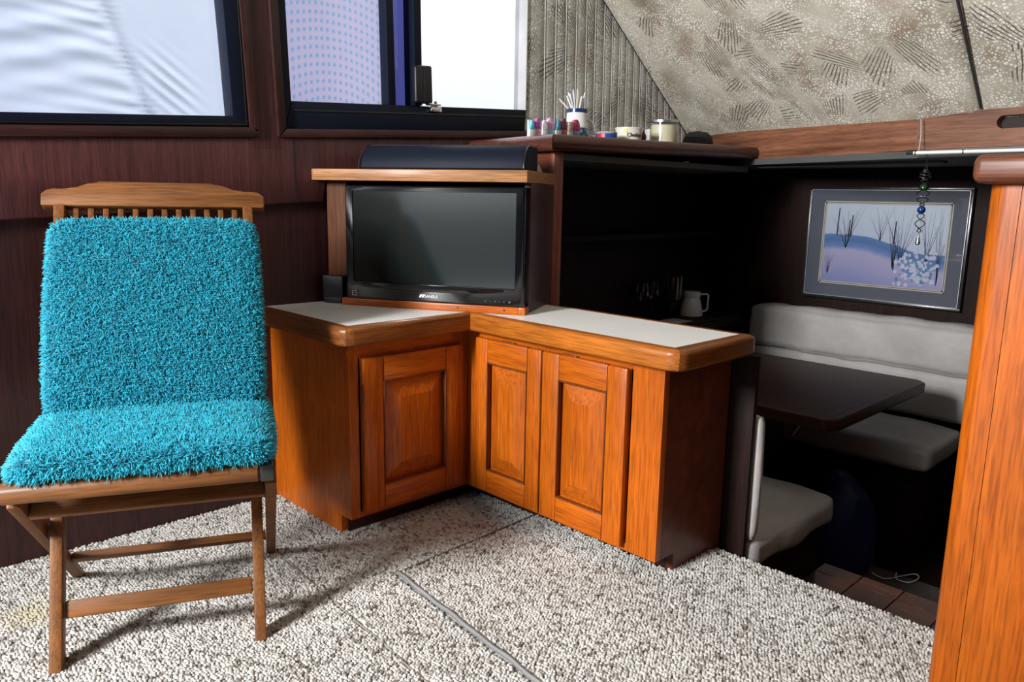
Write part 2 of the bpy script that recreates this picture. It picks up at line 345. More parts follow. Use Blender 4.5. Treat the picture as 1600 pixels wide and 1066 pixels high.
    k3 = N(nt, 'ShaderNodeMath', operation='MULTIPLY'); nk = N(nt, 'ShaderNodeTexNoise'); nk.inputs['Scale'].default_value = 30; nk.inputs['Detail'].default_value = 4; L(uv.outputs[0], nk.inputs['Vector'])
    nkr = ramp(nt, nk.outputs['Fac'], [(0.30, (0.25,)*3), (0.50, (0.95,)*3)]); L(k2.outputs[0], k3.inputs[0]); L(nkr, k3.inputs[1])
    m3 = N(nt, 'ShaderNodeMix', data_type='RGBA'); L(k3.outputs[0], m3.inputs['Factor']); L(m2.outputs['Result'], m3.inputs['A']); m3.inputs['B'].default_value = (0.12, 0.10, 0.08, 1)
    res = m3.outputs['Result']
    if ribbed:
        mg = N(nt, 'ShaderNodeMix', data_type='RGBA', blend_type='MULTIPLY'); mg.inputs['Factor'].default_value = 1.0; L(res, mg.inputs['A']); mg.inputs['B'].default_value = (0.88, 0.93, 1.0, 1); res = mg.outputs['Result']
    L(res, b.inputs['Base Color'])
    bp = N(nt, 'ShaderNodeBump'); bp.inputs['Strength'].default_value = 0.25; bp.inputs['Distance'].default_value = 0.004
    L(vo.outputs['Distance'], bp.inputs['Height']); L(bp.outputs[0], b.inputs['Normal'])
    return m
fabric = fabric_mat('print_fabric'); fabric_r = fabric_mat('print_fabric_side', True)

def carpet_mat():
    m, nt, b = newmat('berber_carpet'); b.inputs['Roughness'].default_value = 0.95; b.inputs['Specular IOR Level'].default_value = 0.1
    L = nt.links.new; tc = N(nt, 'ShaderNodeTexCoord')
    v = N(nt, 'ShaderNodeTexVoronoi'); v.inputs['Scale'].default_value = 105; L(tc.outputs['Object'], v.inputs['Vector'])
    s = N(nt, 'ShaderNodeSeparateColor'); L(v.outputs['Color'], s.inputs[0])
    c = ramp(nt, s.outputs[0], [(0.0, (0.16, 0.14, 0.12)), (0.14, (0.32, 0.305, 0.285)), (0.32, (0.49, 0.485, 0.465)), (1.0, (0.64, 0.64, 0.625))])
    n = N(nt, 'ShaderNodeTexNoise'); n.inputs['Scale'].default_value = 3.0; n.inputs['Detail'].default_value = 4; L(tc.outputs['Object'], n.inputs['Vector'])
    t = ramp(nt, n.outputs['Fac'], [(0.3, (0.86, 0.84, 0.82)), (0.7, (1.05, 1.04, 1.02))])
    mx = N(nt, 'ShaderNodeMix', data_type='RGBA', blend_type='MULTIPLY'); mx.inputs['Factor'].default_value = 1.0; L(c, mx.inputs['A']); L(t, mx.inputs['B'])
    last = mx.outputs['Result']
    for (x, y, r, col) in ((-1.235, 1.285, 0.016, (0.16, 0.07, 0.02)), (-1.165, 1.30, 0.015, (0.17, 0.08, 0.03)), (-1.20, 1.27, 0.008, (0.2, 0.1, 0.04)), (-1.83, 0.33, 0.08, (0.48, 0.43, 0.30))):
        d = N(nt, 'ShaderNodeVectorMath', operation='DISTANCE'); mp = N(nt, 'ShaderNodeMapping'); mp.inputs['Scale'].default_value = (1, 1, 0); L(tc.outputs['Object'], mp.inputs['Vector'])
        L(mp.outputs[0], d.inputs[0]); d.inputs[1].default_value = (x, y, 0)
        f = N(nt, 'ShaderNodeMapRange'); f.inputs['From Min'].default_value = r; f.inputs['From Max'].default_value = r*0.3; L(d.outputs['Value'], f.inputs['Value'])
        fm = N(nt, 'ShaderNodeMath', operation='MULTIPLY'); fm.inputs[1].default_value = 0.75; L(f.outputs[0], fm.inputs[0])
        q = N(nt, 'ShaderNodeMix', data_type='RGBA'); L(fm.outputs[0], q.inputs['Factor']); L(last, q.inputs['A']); q.inputs['B'].default_value = (*col, 1); last = q.outputs['Result']
    L(last, b.inputs['Base Color'])
    bp = N(nt, 'ShaderNodeBump'); bp.inputs['Strength'].default_value = 0.4; bp.inputs['Distance'].default_value = 0.003
    n4 = N(nt, 'ShaderNodeTexNoise'); n4.inputs['Scale'].default_value = 500; L(tc.outputs['Object'], n4.inputs['Vector']); L(n4.outputs['Fac'], bp.inputs['Height']); L(bp.outputs[0], b.inputs['Normal'])
    return m
carpet = carpet_mat()

# ------------------------------------------------------------------ the room shell
XU, XL = -2.10, -2.125      # upper (overhanging) and lower face of the cabin side
YS = 1.745                  # edge of the saloon sole, step down beyond
fl = struct('floor', prism([(-2.2, -1.5), (1.4, -1.5), (1.4, YS), (-2.2, YS)], -0.05, 0.0, 'z'), carpet)
struct('wall_left_lower', prism([(-1.5, -0.45), (3.45, -0.45), (3.45, 1.16), (1.80, 1.10), (1.20, 1.07), (1.20, 0.96), (-1.5, 0.90)], -2.2, XL, 'x'), mah_z)
def zl(y): return 0.845+(y-0.397)*0.0591            # lower lip of the upper side panel
def zt(y): return 1.032+(y-0.413)*0.0600            # outer bottom of window trims
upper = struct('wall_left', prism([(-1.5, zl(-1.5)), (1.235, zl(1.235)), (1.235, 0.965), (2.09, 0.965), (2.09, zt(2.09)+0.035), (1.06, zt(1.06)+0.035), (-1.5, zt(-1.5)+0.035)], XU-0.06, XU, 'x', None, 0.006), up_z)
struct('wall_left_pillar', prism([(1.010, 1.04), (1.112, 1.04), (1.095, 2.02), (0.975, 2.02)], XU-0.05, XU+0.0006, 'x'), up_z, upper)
struct('wall_left_header', B(XU-0.06, XU, -1.5, 2.2, 1.72, 2.30), mah_y, upper)
struct('wall_left_aft', B(XU-0.06, XU, -1.5, -0.55, zt(-1.5), 1.74), mah_z, upper)
struct('panel_joint', B(XU-0.001, XU+0.0008, 1.138, 1.142, 0.90, 1.07), plain('joint_dark', (0.01, 0.005, 0.005), 0.7), upper)
struct('ceiling', B(-2.2, 1.4, -1.5, 2.4, 2.30, 2.35), shade_wall)
struct('wall_right', B(1.4, 1.45, -1.5, 3.45, -0.45, 2.35), mah_z)
# aft bulkhead with the open cockpit doorway
aft = struct('wall_back', B(-2.2, -1.60, -1.55, -1.5, -0.05, 2.35), mah_z)
struct('wall_back_side', B(-0.65, 1.45, -1.55, -1.5, -0.05, 2.35), mah_z, aft)
struct('wall_back_header', B(-1.60, -0.65, -1.55, -1.5, 2.25, 2.35), mah_z, aft)

struct('floor_reflector', B(-2.0, 0.4, -4.2, -1.551, -0.12, -0.06, 0.004), plain('white_gelcoat', (0.75, 0.75, 0.74), 0.5, var=0.04))  # unseen cockpit deck, added to give the television a bright reflection

# window 1: fixed pane, boat cover outside
def trim_strip(name, pts, parent, mat, x0, x1, bev=0.004):
    return obj(name, prism(pts, x0, x1, 'x', None, bev), mat, parent)
w1 = struct('window_1', prism([(-0.53, zt(-0.53)), (1.034, 1.069), (1.028, 1.096), (-0.53, zt(-0.53)+0.027)], XU-0.03, XU+0.012, 'x', None, 0.005), mah_y)
trim_strip('window_frame_wood', [(1.034, 1.069), (0.99, 2.02), (0.962, 2.02), (1.004, 1.096)], w1, mah_z, XU-0.03, XU+0.012)
trim_strip('window_frame_sill', [(-0.53, zt(-0.53)+0.027), (1.004, 1.097), (0.960, 1.121), (-0.53, zt(-0.53)+0.051)], w1, navy_alu, XU-0.05, XU+0.004, 0.002)
trim_strip('window_frame_jamb', [(1.004, 1.097), (0.965, 2.0), (0.918, 2.0), (0.960, 1.121)], w1, navy_alu, XU-0.05, XU+0.004, 0.002)
trim_strip('pane', [(-0.53, zt(-0.53)+0.05), (0.962, 1.12), (0.92, 1.75), (-0.53, 1.75)], w1, glass, XU-0.045, XU-0.040, 0)
# second bead line of bright aluminium
trim_strip('bead', [(-0.53, zt(-0.53)+0.0275), (0.999, 1.1005), (0.999, 1.1025), (-0.53, zt(-0.53)+0.0295)], w1, steel_dk, XU+0.002, XU+0.007, 0)
trim_strip('bead', [(0.9975, 1.1005), (0.985, 1.46), (0.983, 1.46), (0.9955, 1.1025)], w1, steel_dk, XU+0.002, XU+0.007, 0)
# boat cover: wrinkled white canvas hung outside
NY, NZ = 260, 150
ys = np.linspace(-0.9, 1.05, NY); zs = np.linspace(0.95, 2.0, NZ); YY, ZZ = np.meshgrid(ys, zs)
seam = 0.79-(ZZ-1.13)*0.36
dS = YY-seam
fr = ZZ*1.0
H = 0.0048*np.exp(-np.maximum(-dS, 0)/0.13)*np.where(dS < 0, 1, 0)*np.sin((ZZ+0.12*dS)*150+2.2*np.sin(ZZ*23))*np.clip(-dS/0.03, 0, 1)
H += 0.0050*np.where(dS < 0, 1, 0)*np.exp(-((YY-0.55)/0.16)**2)*np.sin((ZZ-0.25*dS)*95+1.1)*np.exp(-((ZZ-1.28)/0.13)**2)
H += 0.0075*np.exp(-((dS-0.09)/0.055)**2)*np.sin((ZZ+0.95*dS)*130)*np.exp(-((ZZ-1.20)/0.07)**2)
H += 0.012*np.exp(-(dS/0.014)**2)+0.004*np.sin(YY*11)+0.004*np.exp(-(dS/0.03)**2)*np.sin(ZZ*420)
XX = -2.26+H
V = np.stack([XX, YY, ZZ], -1).reshape(-1, 3); I = np.arange(NY*NZ).reshape(NZ, NY)
q = np.stack([I[:-1, :-1], I[:-1, 1:], I[1:, 1:], I[1:, :-1]], -1).reshape(-1, 4)
cov = raw_mesh('boat_cover', V, np.concatenate([q[:, [0, 1, 2]], q[:, [0, 2, 3]]]), canvas_m)
tag(cov, 'wrinkled white canvas boat cover with gathered seam hanging outside the left window', 'boat cover')

# window 2: slider with screen on the left, clear pane on the right
w2 = struct('window_2', prism([(1.088, 1.072), (2.08, 1.130), (2.08, 1.157), (1.113, 1.099)], XU-0.03, XU+0.012, 'x', None, 0.005), mah_y)
trim_strip('window_frame_wood', [(1.088, 1.072), (1.113, 1.099), (1.082, 2.02), (1.056, 2.02)], w2, mah_z, XU-0.03, XU+0.012)
trim_strip('window_frame_track', [(1.113, 1.099), (2.075, 1.155), (2.083, 1.233), (1.136, 1.177)], w2, navy_alu, XU-0.05, XU+0.002, 0.003)
trim_strip('window_frame_jamb', [(1.113, 1.099), (1.136, 1.177), (1.111, 2.0), (1.082, 2.0)], w2, navy_alu, XU-0.05, XU+0.002, 0.003)
trim_strip('mullion', [(1.474, 1.197), (1.503, 1.199), (1.483, 2.0), (1.456, 2.0)], w2, navy_alu, XU-0.045, XU-0.002, 0.003)
trim_strip('sash_frame', [(1.571, 1.203), (1.602, 1.205), (1.590, 2.0), (1.559, 2.0)], w2, navy_alu, XU-0.05, XU+0.006, 0.003)
trim_strip('track_rib', [(1.14, 1.150), (2.08, 1.207), (2.08, 1.211), (1.14, 1.154)], w2, black_gloss, XU+0.001, XU+0.005, 0)
trim_strip('pane', [(1.50, 1.20), (1.575, 1.203), (1.565, 1.75), (1.49, 1.75)], w2, glass_dark, XU-0.043, XU-0.039, 0)
trim_strip('pane', [(1.60, 1.205), (2.085, 1.233), (2.085, 1.75), (1.59, 1.75)], w2, glass, XU-0.043, XU-0.039, 0)
trim_strip('insect_screen', [(1.13, 1.177), (1.478, 1.197), (1.46, 1.75), (1.11, 1.75)], w2, mesh_m, XU-0.043, XU-0.041, 0)
pl = obj('latch_pad', prism([(1.558, 1.208), (1.628, 1.212), (1.624, 1.330), (1.556, 1.324)], XU+0.002, XU+0.03, 'x', None, 0.008, 3), black_matte, w2)
obj('latch_groove', prism([(1.59, 1.215), (1.594, 1.215), (1.592, 1.322), (1.588, 1.322)], XU+0.0285, XU+0.0315, 'x'), black_gloss, pl)
lt = bmesh.new(); box(lt, XU+0.002, XU+0.02, 1.628, 1.672, 1.188, 1.206, 0.003); box(lt, XU+0.006, XU+0.03, 1.612, 1.66, 1.207, 1.213, 0.002); tube([(XU+0.012, 1.65, 1.200), (XU+0.012, 1.65, 1.222)], 0.005, lt)
obj('latch', lt, chrome, w2)

# side wall ahead of the window: vertical padded strips of print fabric, ending on the raked windscreen
def uv_planar(o, u, v, org):
    me = o.data; uvl = me.uv_layers.new(name='UVMap'); u, v, org = Vector(u), Vector(v), Vector(org)
    for l in me.loops:
        p = me.vertices[l.vertex_index].co-org; uvl.data[l.index].uv = (p.dot(u), p.dot(v))
struct('window_jamb_padding', B(XU-0.062, XU+0.001, 2.078, 2.0846, 1.16, 1.75, 0.002), plain('grey_fabric_edge', (0.55, 0.55, 0.56), 0.9), w2)
side_lin = struct('wall_left_lining', prism([(2.085, 1.06), (3.42, 1.06), (3.42, 1.25), (2.2, 2.05), (2.085, 2.05)], XU-0.06, XU-0.006, 'x'), fabric_r)
uv_planar(side_lin, (0, 1, 0), (0, 0, 1), (0, 0, 0))
ribs = [2.088, 2.183, 2.242, 2.300, 2.359, 2.418, 2.472, 2.528, 2.580, 2.628, 2.677, 2.729, 2.773, 2.822, 2.868, 2.915, 2.962, 3.01, 3.056, 3.10, 3.146]
rake = (1.688-1.194)/(2.508-3.167)
def z_ws(y): return 1.194+(y-3.167)*rake
for a, b_ in zip(ribs, ribs[1:]):
    bm = bmesh.new(); n = 6; top = min(2.05, z_ws((a+b_)/2)+0.02); rows = []
    for k in range(n+1):
        t = k/n; y = a+(b_-a)*(0.03+0.94*t); x = XU-0.006+0.004*(1-abs(2*t-1)**4)
        lean = 0.0
        rows.append((bm.verts.new((x, y, 1.085)), bm.verts.new((x, y-0.012, min(2.05, z_ws(y)+0.015)))))
    for p, q_ in zip(rows, rows[1:]): bm.faces.new((p[0], q_[0], q_[1], p[1]))
    back = [(bm.verts.new((XU-0.008, a, 1.085)), bm.verts.new((XU-0.008, a-0.012, min(2.05, z_ws(a)+0.015)))), (bm.verts.new((XU-0.008, b_, 1.085)), bm.verts.new((XU-0.008, b_-0.012, min(2.05, z_ws(b_)+0.015))))]
    bm.faces.new((back[0][0], rows[0][0], rows[0][1], back[0][1])); bm.faces.new((rows[-1][0], back[1][0], back[1][1], rows[-1][1]))
    obj('piping', tube([(XU-0.0035, a, 1.085), (XU-0.0035, a-0.012, min(2.05, z_ws(a)+0.01))], 0.0016, None, 6), MATS.get('piping_pale') or plain('piping_pale', (0.62, 0.60, 0.58), 0.8), side_lin)
    o = obj('fabric_strip', bm, fabric_r, side_lin, smooth=50); uv_planar(o, (0, 1, 0), (0, 0, 1), (0, 0, 0))

# raked upholstered windscreen panels above the dash
Pa = Vector((-2.10, 3.167, 1.194)); Pb = Vector((-2.10, 2.508, 1.688)); Pc = Vector((-0.76, 2.66, 1.204))
Nw = (Pb-Pa).cross(Pc-Pa).normalized()
if Nw.z < 0: Nw = -Nw
Nw = -Nw                          # faces down and aft, towards the saloon
U = (Pc-Pa).normalized(); Vv = Nw.cross(U).normalized()
if Vv.z < 0: Vv = -Vv
def pl_pt(x, z):                   # point of the windscreen plane at given X and Z
    y = Pa.y-(Nw.x*(x-Pa.x)+Nw.z*(z-Pa.z))/Nw.y; return Vector((x, y, z))
def soft_panel(name, corners, thick, parent, nu=40, nv=24, offs=0.0, soft=0.012, sag=0.0):
    a, b_, c, d = [Vector(p) for p in corners]; bm = bmesh.new(); G = []
    for j in range(nv+1):
        row = []
        for i in range(nu+1):
            u, v = i/nu, j/nv; p = (a*(1-u)+b_*u)*(1-v)+(d*(1-u)+c*u)*v
            e = min(u*(b_-a).length, (1-u)*(b_-a).length, v*(d-a).length, (1-v)*(d-a).length)
            h = thick*(1-max(0, 1-e/soft)**2)+offs
            row.append(bm.verts.new(p+Nw*(h+sag*math.sin(u*9+1)*math.sin(v*5)+0.0)))
        G.append(row)
    for j in range(nv):
        for i in range(nu): bm.faces.new((G[j][i], G[j][i+1], G[j+1][i+1], G[j+1][i]))
    bk = [bm.verts.new(p+Nw*(offs-0.02)) for p in (a, b_, c, d)]
    bm.faces.new(bk[::-1])
    for k, strip in enumerate(([G[0][i] for i in range(nu+1)], [G[j][nu] for j in range(nv+1)], [G[nv][i] for i in range(nu, -1, -1)], [G[j][0] for j in range(nv, -1, -1)])):
        bm.faces.new([bk[k]]+strip+[bk[(k+1) % 4]])
    o = obj(name, bm, fabric, parent, smooth=60); uv_planar(o, U, Vv, Pa); return o
ws = soft_panel('wall_front', [Pa+(Pa-Pb)*0.14, Pc+(Pa-Pb)*0.12, pl_pt(-0.727, 2.32), pl_pt(-2.10, 2.32)], 0.016, None, 60, 30, sag=0.003); ws['kind'] = 'structure'
c0 = pl_pt(-0.755, 1.185); 
ws2 = soft_panel('upholstered_panel', [(-0.775, 2.78, 1.108), (1.40, 2.47, 1.152), (1.40, 0.88, 2.35), (-0.74, 1.17, 2.35)], 0.014, ws, 40, 30, offs=-0.010)
# dark welt between side lining and windscreen
obj('welt', tube([Pa+Vector((0.004, -0.004, -0.006)), pl_pt(-2.096, 2.03)+Vector((0, -0.004, -0.004))], 0.005), plain('welt_dark', (0.03, 0.028, 0.03), 0.8), ws)
obj('welt', tube([Pc+Nw*0.002, pl_pt(-0.735, 2.04)+Nw*0.002], 0.004), MATS['welt_dark'], ws)

# dash edge: two lengths of timber over the companionway opening
A0, A1, A2 = (-1.60, 2.94), (-0.94, 2.684), (1.39, 2.35)
A_ = (-2.08, 3.126)
def beam(name, p, q, zb0, zb1, zt0, zt1, parent=None, th=0.03):
    d = Vector((q[0]-p[0], q[1]-p[1])).normalized(); n = Vector((-d.y, d.x))
    pts = [(p[0], p[1], zb0), (q[0], q[1], zb1), (q[0]+n.x*th, q[1]+n.y*th, zb1), (p[0]+n.x*th, p[1]+n.y*th, zb0)]
    pts += [(p[0], p[1], zt0), (q[0], q[1], zt1), (q[0]+n.x*th, q[1]+n.y*th, zt1), (p[0]+n.x*th, p[1]+n.y*th, zt0)]
    return pts
def framed(name, bm, p, q, mat):
    M = Matrix.Translation((p[0], p[1], 1.08)) @ Matrix.Rotation(math.atan2(q[1]-p[1], q[0]-p[0]), 4, 'Z'); bm.transform(M.inverted())
    o = struct(name, bm, mat); o.matrix_world = M; XF[o.name] = M; return o
tr1 = framed('trim_1', hexa(beam('', A_, A1, 1.068, 1.087, 1.21, 1.182), None, 0.003), A_, A1, beam_m)
tr2 = framed('trim_2', hexa(beam('', A1, A2, 1.087, 1.09, 1.182, 1.36)), A1, A2, beam_m)
# hand-hold slot in the second length
sd = Vector((A2[0]-A1[0], A2[1]-A1[1])).normalized(); sn = Vector((sd.y, -sd.x))
def on_beam(s, z, off): return (A1[0]+sd.x*s+sn.x*off, A1[1]+sd.y*s+sn.y*off, z)
sl = bmesh.new(); ring = []
for k in range(28):
    a = 2*PI*k/28; cx = 0.305+(0.055 if math.cos(a) > 0 else -0.055); ring.append((cx+0.019*math.cos(a), 1.158+0.019*math.sin(a)))
fr_ = [sl.verts.new(on_beam(s, z, 0.02)) for s, z in ring]; bk_ = [sl.verts.new(on_beam(s, z, -0.05)) for s, z in ring]
for k in range(28): sl.faces.new((fr_[k], fr_[(k+1) % 28], bk_[(k+1) % 28], bk_[k]))
sl.faces.new(bk_); sl.faces.new(fr_[::-1]); sl.transform(XF[tr2.name].inverted()); bmesh.ops.recalc_face_normals(sl, faces=sl.faces[:])
cme = bpy.data.meshes.new('cutter'); sl.to_mesh(cme); sl.free(); cob = bpy.data.objects.new('cutter', cme); C.objects.link(cob); cob.matrix_world = XF[tr2.name]
md = tr2.modifiers.new('slot', 'BOOLEAN'); md.object = cob; md.operation = 'DIFFERENCE'; md.solver = 'EXACT'
bpy.context.view_layer.update(); nm_ = bpy.data.meshes.new_from_object(tr2.evaluated_get(bpy.context.evaluated_depsgraph_get()))
tr2.modifiers.clear(); tr2.data = nm_; bpy.data.objects.remove(cob)
sb_ = bmesh.new(); box(sb_, 0.20, 0.41, 0.031, 0.036, 0.04, 0.12); obj('slot_back', sb_, plain('slot_dark', (0.015, 0.006, 0.005), 0.7), tr2)

# headliner of the lower cabin
struct('ceiling_lower', prism([(-2.12, 3.10), (A1[0], A1[1]+0.005), (A2[0], A2[1]+0.005), (1.39, 3.45), (-2.12, 3.45)], 1.062, 1.085, 'z'), head_m)
hl = struct('ceiling_lower_side', prism([(-2.12, 1.84), (-1.69, 1.84), (-1.69, 2.98), (-2.12, 3.12)], 1.035, 1.055, 'z'), head_m)
struct('ceiling_lower_batten', prism([(-1.66, 3.0), (-0.9, 2.83), (-0.9, 2.87), (-1.66, 3.05)], 1.052, 1.0595, 'z'), head_m, hl)
# lower cabin shell
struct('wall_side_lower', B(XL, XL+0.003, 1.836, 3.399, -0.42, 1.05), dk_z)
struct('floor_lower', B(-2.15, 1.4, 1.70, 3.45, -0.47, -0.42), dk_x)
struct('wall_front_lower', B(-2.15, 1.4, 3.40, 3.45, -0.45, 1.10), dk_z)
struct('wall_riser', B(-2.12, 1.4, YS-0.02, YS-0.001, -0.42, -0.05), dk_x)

# ------------------------------------------------------------------ carpet pile
dome_v = []
nseg = 5
for k in range(nseg): dome_v.append((math.cos(2*PI*k/nseg), math.sin(2*PI*k/nseg), -0.25))
for k in range(nseg): dome_v.append((0.72*math.cos(2*PI*(k+.5)/nseg), 0.72*math.sin(2*PI*(k+.5)/nseg), 0.66))
dome_v.append((0, 0, 1.0)); dome_v = np.array(dome_v)
dome_f = []
for k in range(nseg):
    k2 = (k+1) % nseg
    dome_f += [(k, k2, nseg+k), (k2, nseg+k2, nseg+k), (nseg+k, nseg+k2, 2*nseg)]
dome_f = np.array(dome_f)
def nubs(P, zb, rad=0.0047, hgt=0.0055):
    n = len(P); s = nr.uniform(0.8, 1.2, (n, 1)); a = nr.uniform(0, 2*PI, n); h = nr.uniform(0.75, 1.25, (n, 1)); el = nr.uniform(0.85, 1.35, (n, 1))
    dx = dome_v[None, :, 0]*s*rad*el; dy = dome_v[None, :, 1]*s*rad
    x = dx*np.cos(a)[:, None]-dy*np.sin(a)[:, None]+P[:, :1]; y = dx*np.sin(a)[:, None]+dy*np.cos(a)[:, None]+P[:, 1:2]
    z = zb[:, None]+dome_v[None, :, 2]*hgt*h
    V = np.stack([x, y, z], -1).reshape(-1, 3); F = (dome_f[None]+(np.arange(n)*len(dome_v))[:, None, None]).reshape(-1, 3)
    return V, F
sp = 0.0078
gx, gy = np.meshgrid(np.arange(-2.12, 0.05, sp), np.arange(-0.02, YS+0.002, sp*0.87)); gx[1::2] += sp/2
P = np.stack([gx.ravel(), gy.ravel()], 1)+nr.normal(0, sp*0.17, (gx.size, 2))
h0, h1, h2 = np.array([-1.451, 1.029]), np.array([-0.30, 0.906]), np.array([-1.474, 1.60])
def side_of(P, a, b): d = b-a; L_ = np.hypot(*d); return ((P[:, 0]-a[0])*d[1]-(P[:, 1]-a[1])*d[0])/L_     # >0 right of a->b
dA = -side_of(P, h0, h1)                 # >0 beyond the front edge of the hatch
dB = side_of(P, h0, h2)                  # >0 right of the hatch side
inh = (dA > 0) & (dB > 0)
s1a, s1b = np.array([-1.76, 0.869]), np.array([-0.30, 0.766]); dS1 = np.abs(side_of(P, s1a, s1b))
s3a, s3b = np.array([-0.985, 1.710]), np.array([-0.20, 1.647]); dS3 = np.abs(side_of(P, s3a, s3b))
keep = np.ones(len(P), bool)
keep &= ~((P[:, 0] < -1.735) & (P[:, 1] > 1.075) & (P[:, 1] < 2)) & ~((P[:, 1] > 1.535) & (P[:, 0] < -1.015))
keep &= ~((dS1 < 0.0045) & (P[:, 0] > -1.76)) & ~((dS3 < 0.005) & (P[:, 0] > -0.985))
keep &= ~((np.abs(dA) < 0.009) & (dB > -0.004)) & ~((np.abs(dB) < 0.0045) & (dA > 0))
keep &= ~((P[:, 1] > 1.44) & (P[:, 0] > -0.40))
inh &= dS3 < 9
hatch_reg = inh & keep & (side_of(P, s3a, s3b) > 0)
main_reg = keep & ~hatch_reg
V, F = nubs(P[main_reg], np.full(main_reg.sum(), 0.0015))
pile = raw_mesh('carpet_pile', V, F, carpet); pile['kind'] = 'stuff'
tag(pile, 'pale grey beige looped berber carpet covering the cabin floor', 'carpet')
hatch = thing('floor_hatch', 'raised carpeted floor hatch with grey binding strip in front of the double door cabinet', 'hatch', (-1.0, 1.3, 0.0))
def hz(p, off=0): return (p[0], p[1])
eA = h0+(h1-h0)*0.985
obj('panel', prism([tuple(h0+np.array([0.006, 0.006])), tuple(eA+np.array([0, 0.006])), (-0.315, 1.44), (-0.42, 1.46), (-0.42, 1.655), (-0.985, 1.70), (-1.0, 1.53), (-1.47, 1.53)], 0.0002, 0.0062, 'z'), carpet, hatch, True)
V, F = nubs(P[hatch_reg], np.full(hatch_reg.sum(), 0.0070)); V = V-np.array([-1.0, 1.3, 0.0])
hp = raw_mesh('pile', V, F, carpet, hatch); hp['kind'] = 'stuff'
bind = plain('grey_binding', (0.22, 0.22, 0.22), 0.6, bump=0.3, bscale=90)
npt = 40; pth = []
for k in range(npt+1):
    p = h0+(h1-h0)*0.985*k/npt; pth.append((p[0], p[1]+0.0015*math.sin(k*1.7), 0.0085+0.0015*math.sin(k*.9)))
obj('edge_strip', tube(pth, 0.0055, None, 6), bind, hatch, True)
pth = [(h0[0]+(h2[0]-h0[0])*k/12, h0[1]+(1.53-h0[1])*k/12, 0.0068) for k in range(13)]
obj('edge_strip', tube(pth, 0.0040, None, 6), plain('dark_binding', (0.10, 0.10, 0.095), 0.7), hatch, True)
seam_m = plain('seam_tape', (0.26, 0.25, 0.22), 0.8)
for nm, a, b_ in (('carpet_seam', s1a, s1b), ('carpet_seam', s3a, s3b)):
    m_ = (a+b_)/2; d = (b_-a)
    o = obj(nm, tube([(*(a+d*k/30+np.array([0, 0.002*math.sin(k*1.3)])), 0.0022) for k in range(31)], 0.0026, None, 6), seam_m if a is s1a else MATS['dark_binding'], fl)

# ------------------------------------------------------------------ low corner cabinets
def door(name, w, h, parent, M, mat_v, mat_h, inset=(0.055, 0.065), pulls=(), pw=0.045):
    """raised-panel door; local x along width, z up, -y is the front; M places it"""
    def put(bm, nm, mat, par, sm=38):
        bm.transform(M); return obj(nm, bm, mat, par, True, sm)
    t = 0.02; ix, iz = inset
    d = put(prism([(0, 0), (w, 0), (w, h), (0, h)], 0.0062, t*0.48, 'y', None, 0.0), name, mat_v, parent)
    for a, b_ in ((0, ix), (w-ix, w)): put(box(bmesh.new(), a, b_, -t*0.55, 0.006, 0, h, 0.005, 2), 'stile', mat_v, d)
    for a, b_ in ((0, iz), (h-iz, h)): put(box(bmesh.new(), ix, w-ix, -t*0.55, 0.006, a, b_, 0.004, 2), 'door_rail', mat_h, d)
    # bead and raised field
    g = 0.004; bm = bmesh.new()
    x0, x1, z0, z1 = ix+g, w-ix-g, iz+g, h-iz-g
    base = [(x0, 0.006, z0), (x1, 0.006, z0), (x1, 0.006, z1), (x0, 0.006, z1)]; e = min(pw, (x1-x0)*0.34)
    topp = [(x0+e, -0.012, z0+e), (x1-e, -0.012, z0+e), (x1-e, -0.012, z1-e), (x0+e, -0.012, z1-e)]
    mid = [(x0, 0.0055, z0), (x1, 0.0055, z0), (x1, 0.0055, z1), (x0, 0.0055, z1)]
    va = [bm.verts.new(p) for p in base]; vm = [bm.verts.new(p) for p in mid]; vt = [bm.verts.new(p) for p in topp]
    for k in range(4):
        k2 = (k+1) % 4; bm.faces.new((va[k], va[k2], vm[k2], vm[k])); bm.faces.new((vm[k], vm[k2], vt[k2], vt[k]))
    bm.faces.new(vt); bm.faces.new(va[::-1])
    put(bm, 'raised_panel', mat_v, d, 0)
    bd = bmesh.new()
    for a, b_, c_, dd in ((ix-0.001, ix+0.003, iz, h-iz), (w-ix-0.003, w-ix+0.001, iz, h-iz)): box(bd, a, b_, -t*0.62, -0.001, c_, dd, 0.001, 1)
    for a, b_ in ((iz-0.001, iz+0.003), (h-iz-0.003, h-iz+0.001)): box(bd, ix, w-ix, -t*0.62, -0.001, a, b_, 0.001, 1)
    put(bd, 'bead', MATS['groove_dark'], d)
    for (px, pz, horiz) in pulls:
        l = 0.05; bm = bmesh.new()
        if horiz: box(bm, px-l/2, px+l/2, -t*0.3, -0.001, pz-0.002, pz+0.0045, 0.003, 2)
        else: box(bm, px-0.0045, px+0.002, -t*0.3, -0.001, pz-l/2, pz+l/2, 0.003, 2)
        put(bm, 'finger_pull', MATS['groove_dark'], d)
    return d
wood('groove_dark', (0.10, 0.022, 0.004), (0.22, 0.06, 0.01), 'z', 0.5, 0.1)
X1, Y1, Y2, X2 = -1.70, 1.056, 1.464, -1.004
c2 = thing('double_door_cabinet', 'low teak cabinet with two raised-panel doors under the white worktop', 'cabinet', (-1.35, 1.62, 0))
def cb(nm, mat, *a, **k): return obj(nm, B(*a, **k), mat, c2, True)
cb('face_stile', teak_z, X1+0.0005, -1.65, Y2, Y2+0.02, 0.055, 0.54)
cb('face_stile', teak_z, -1.094, X2, Y2, Y2+0.02, 0.055, 0.54)
cb('face_rail', teak_x, -1.65, -1.094, Y2, Y2+0.0195, 0.055, 0.075)
cb('face_rail', teak_x, -1.65, -1.094, Y2, Y2+0.0195, 0.518, 0.54)
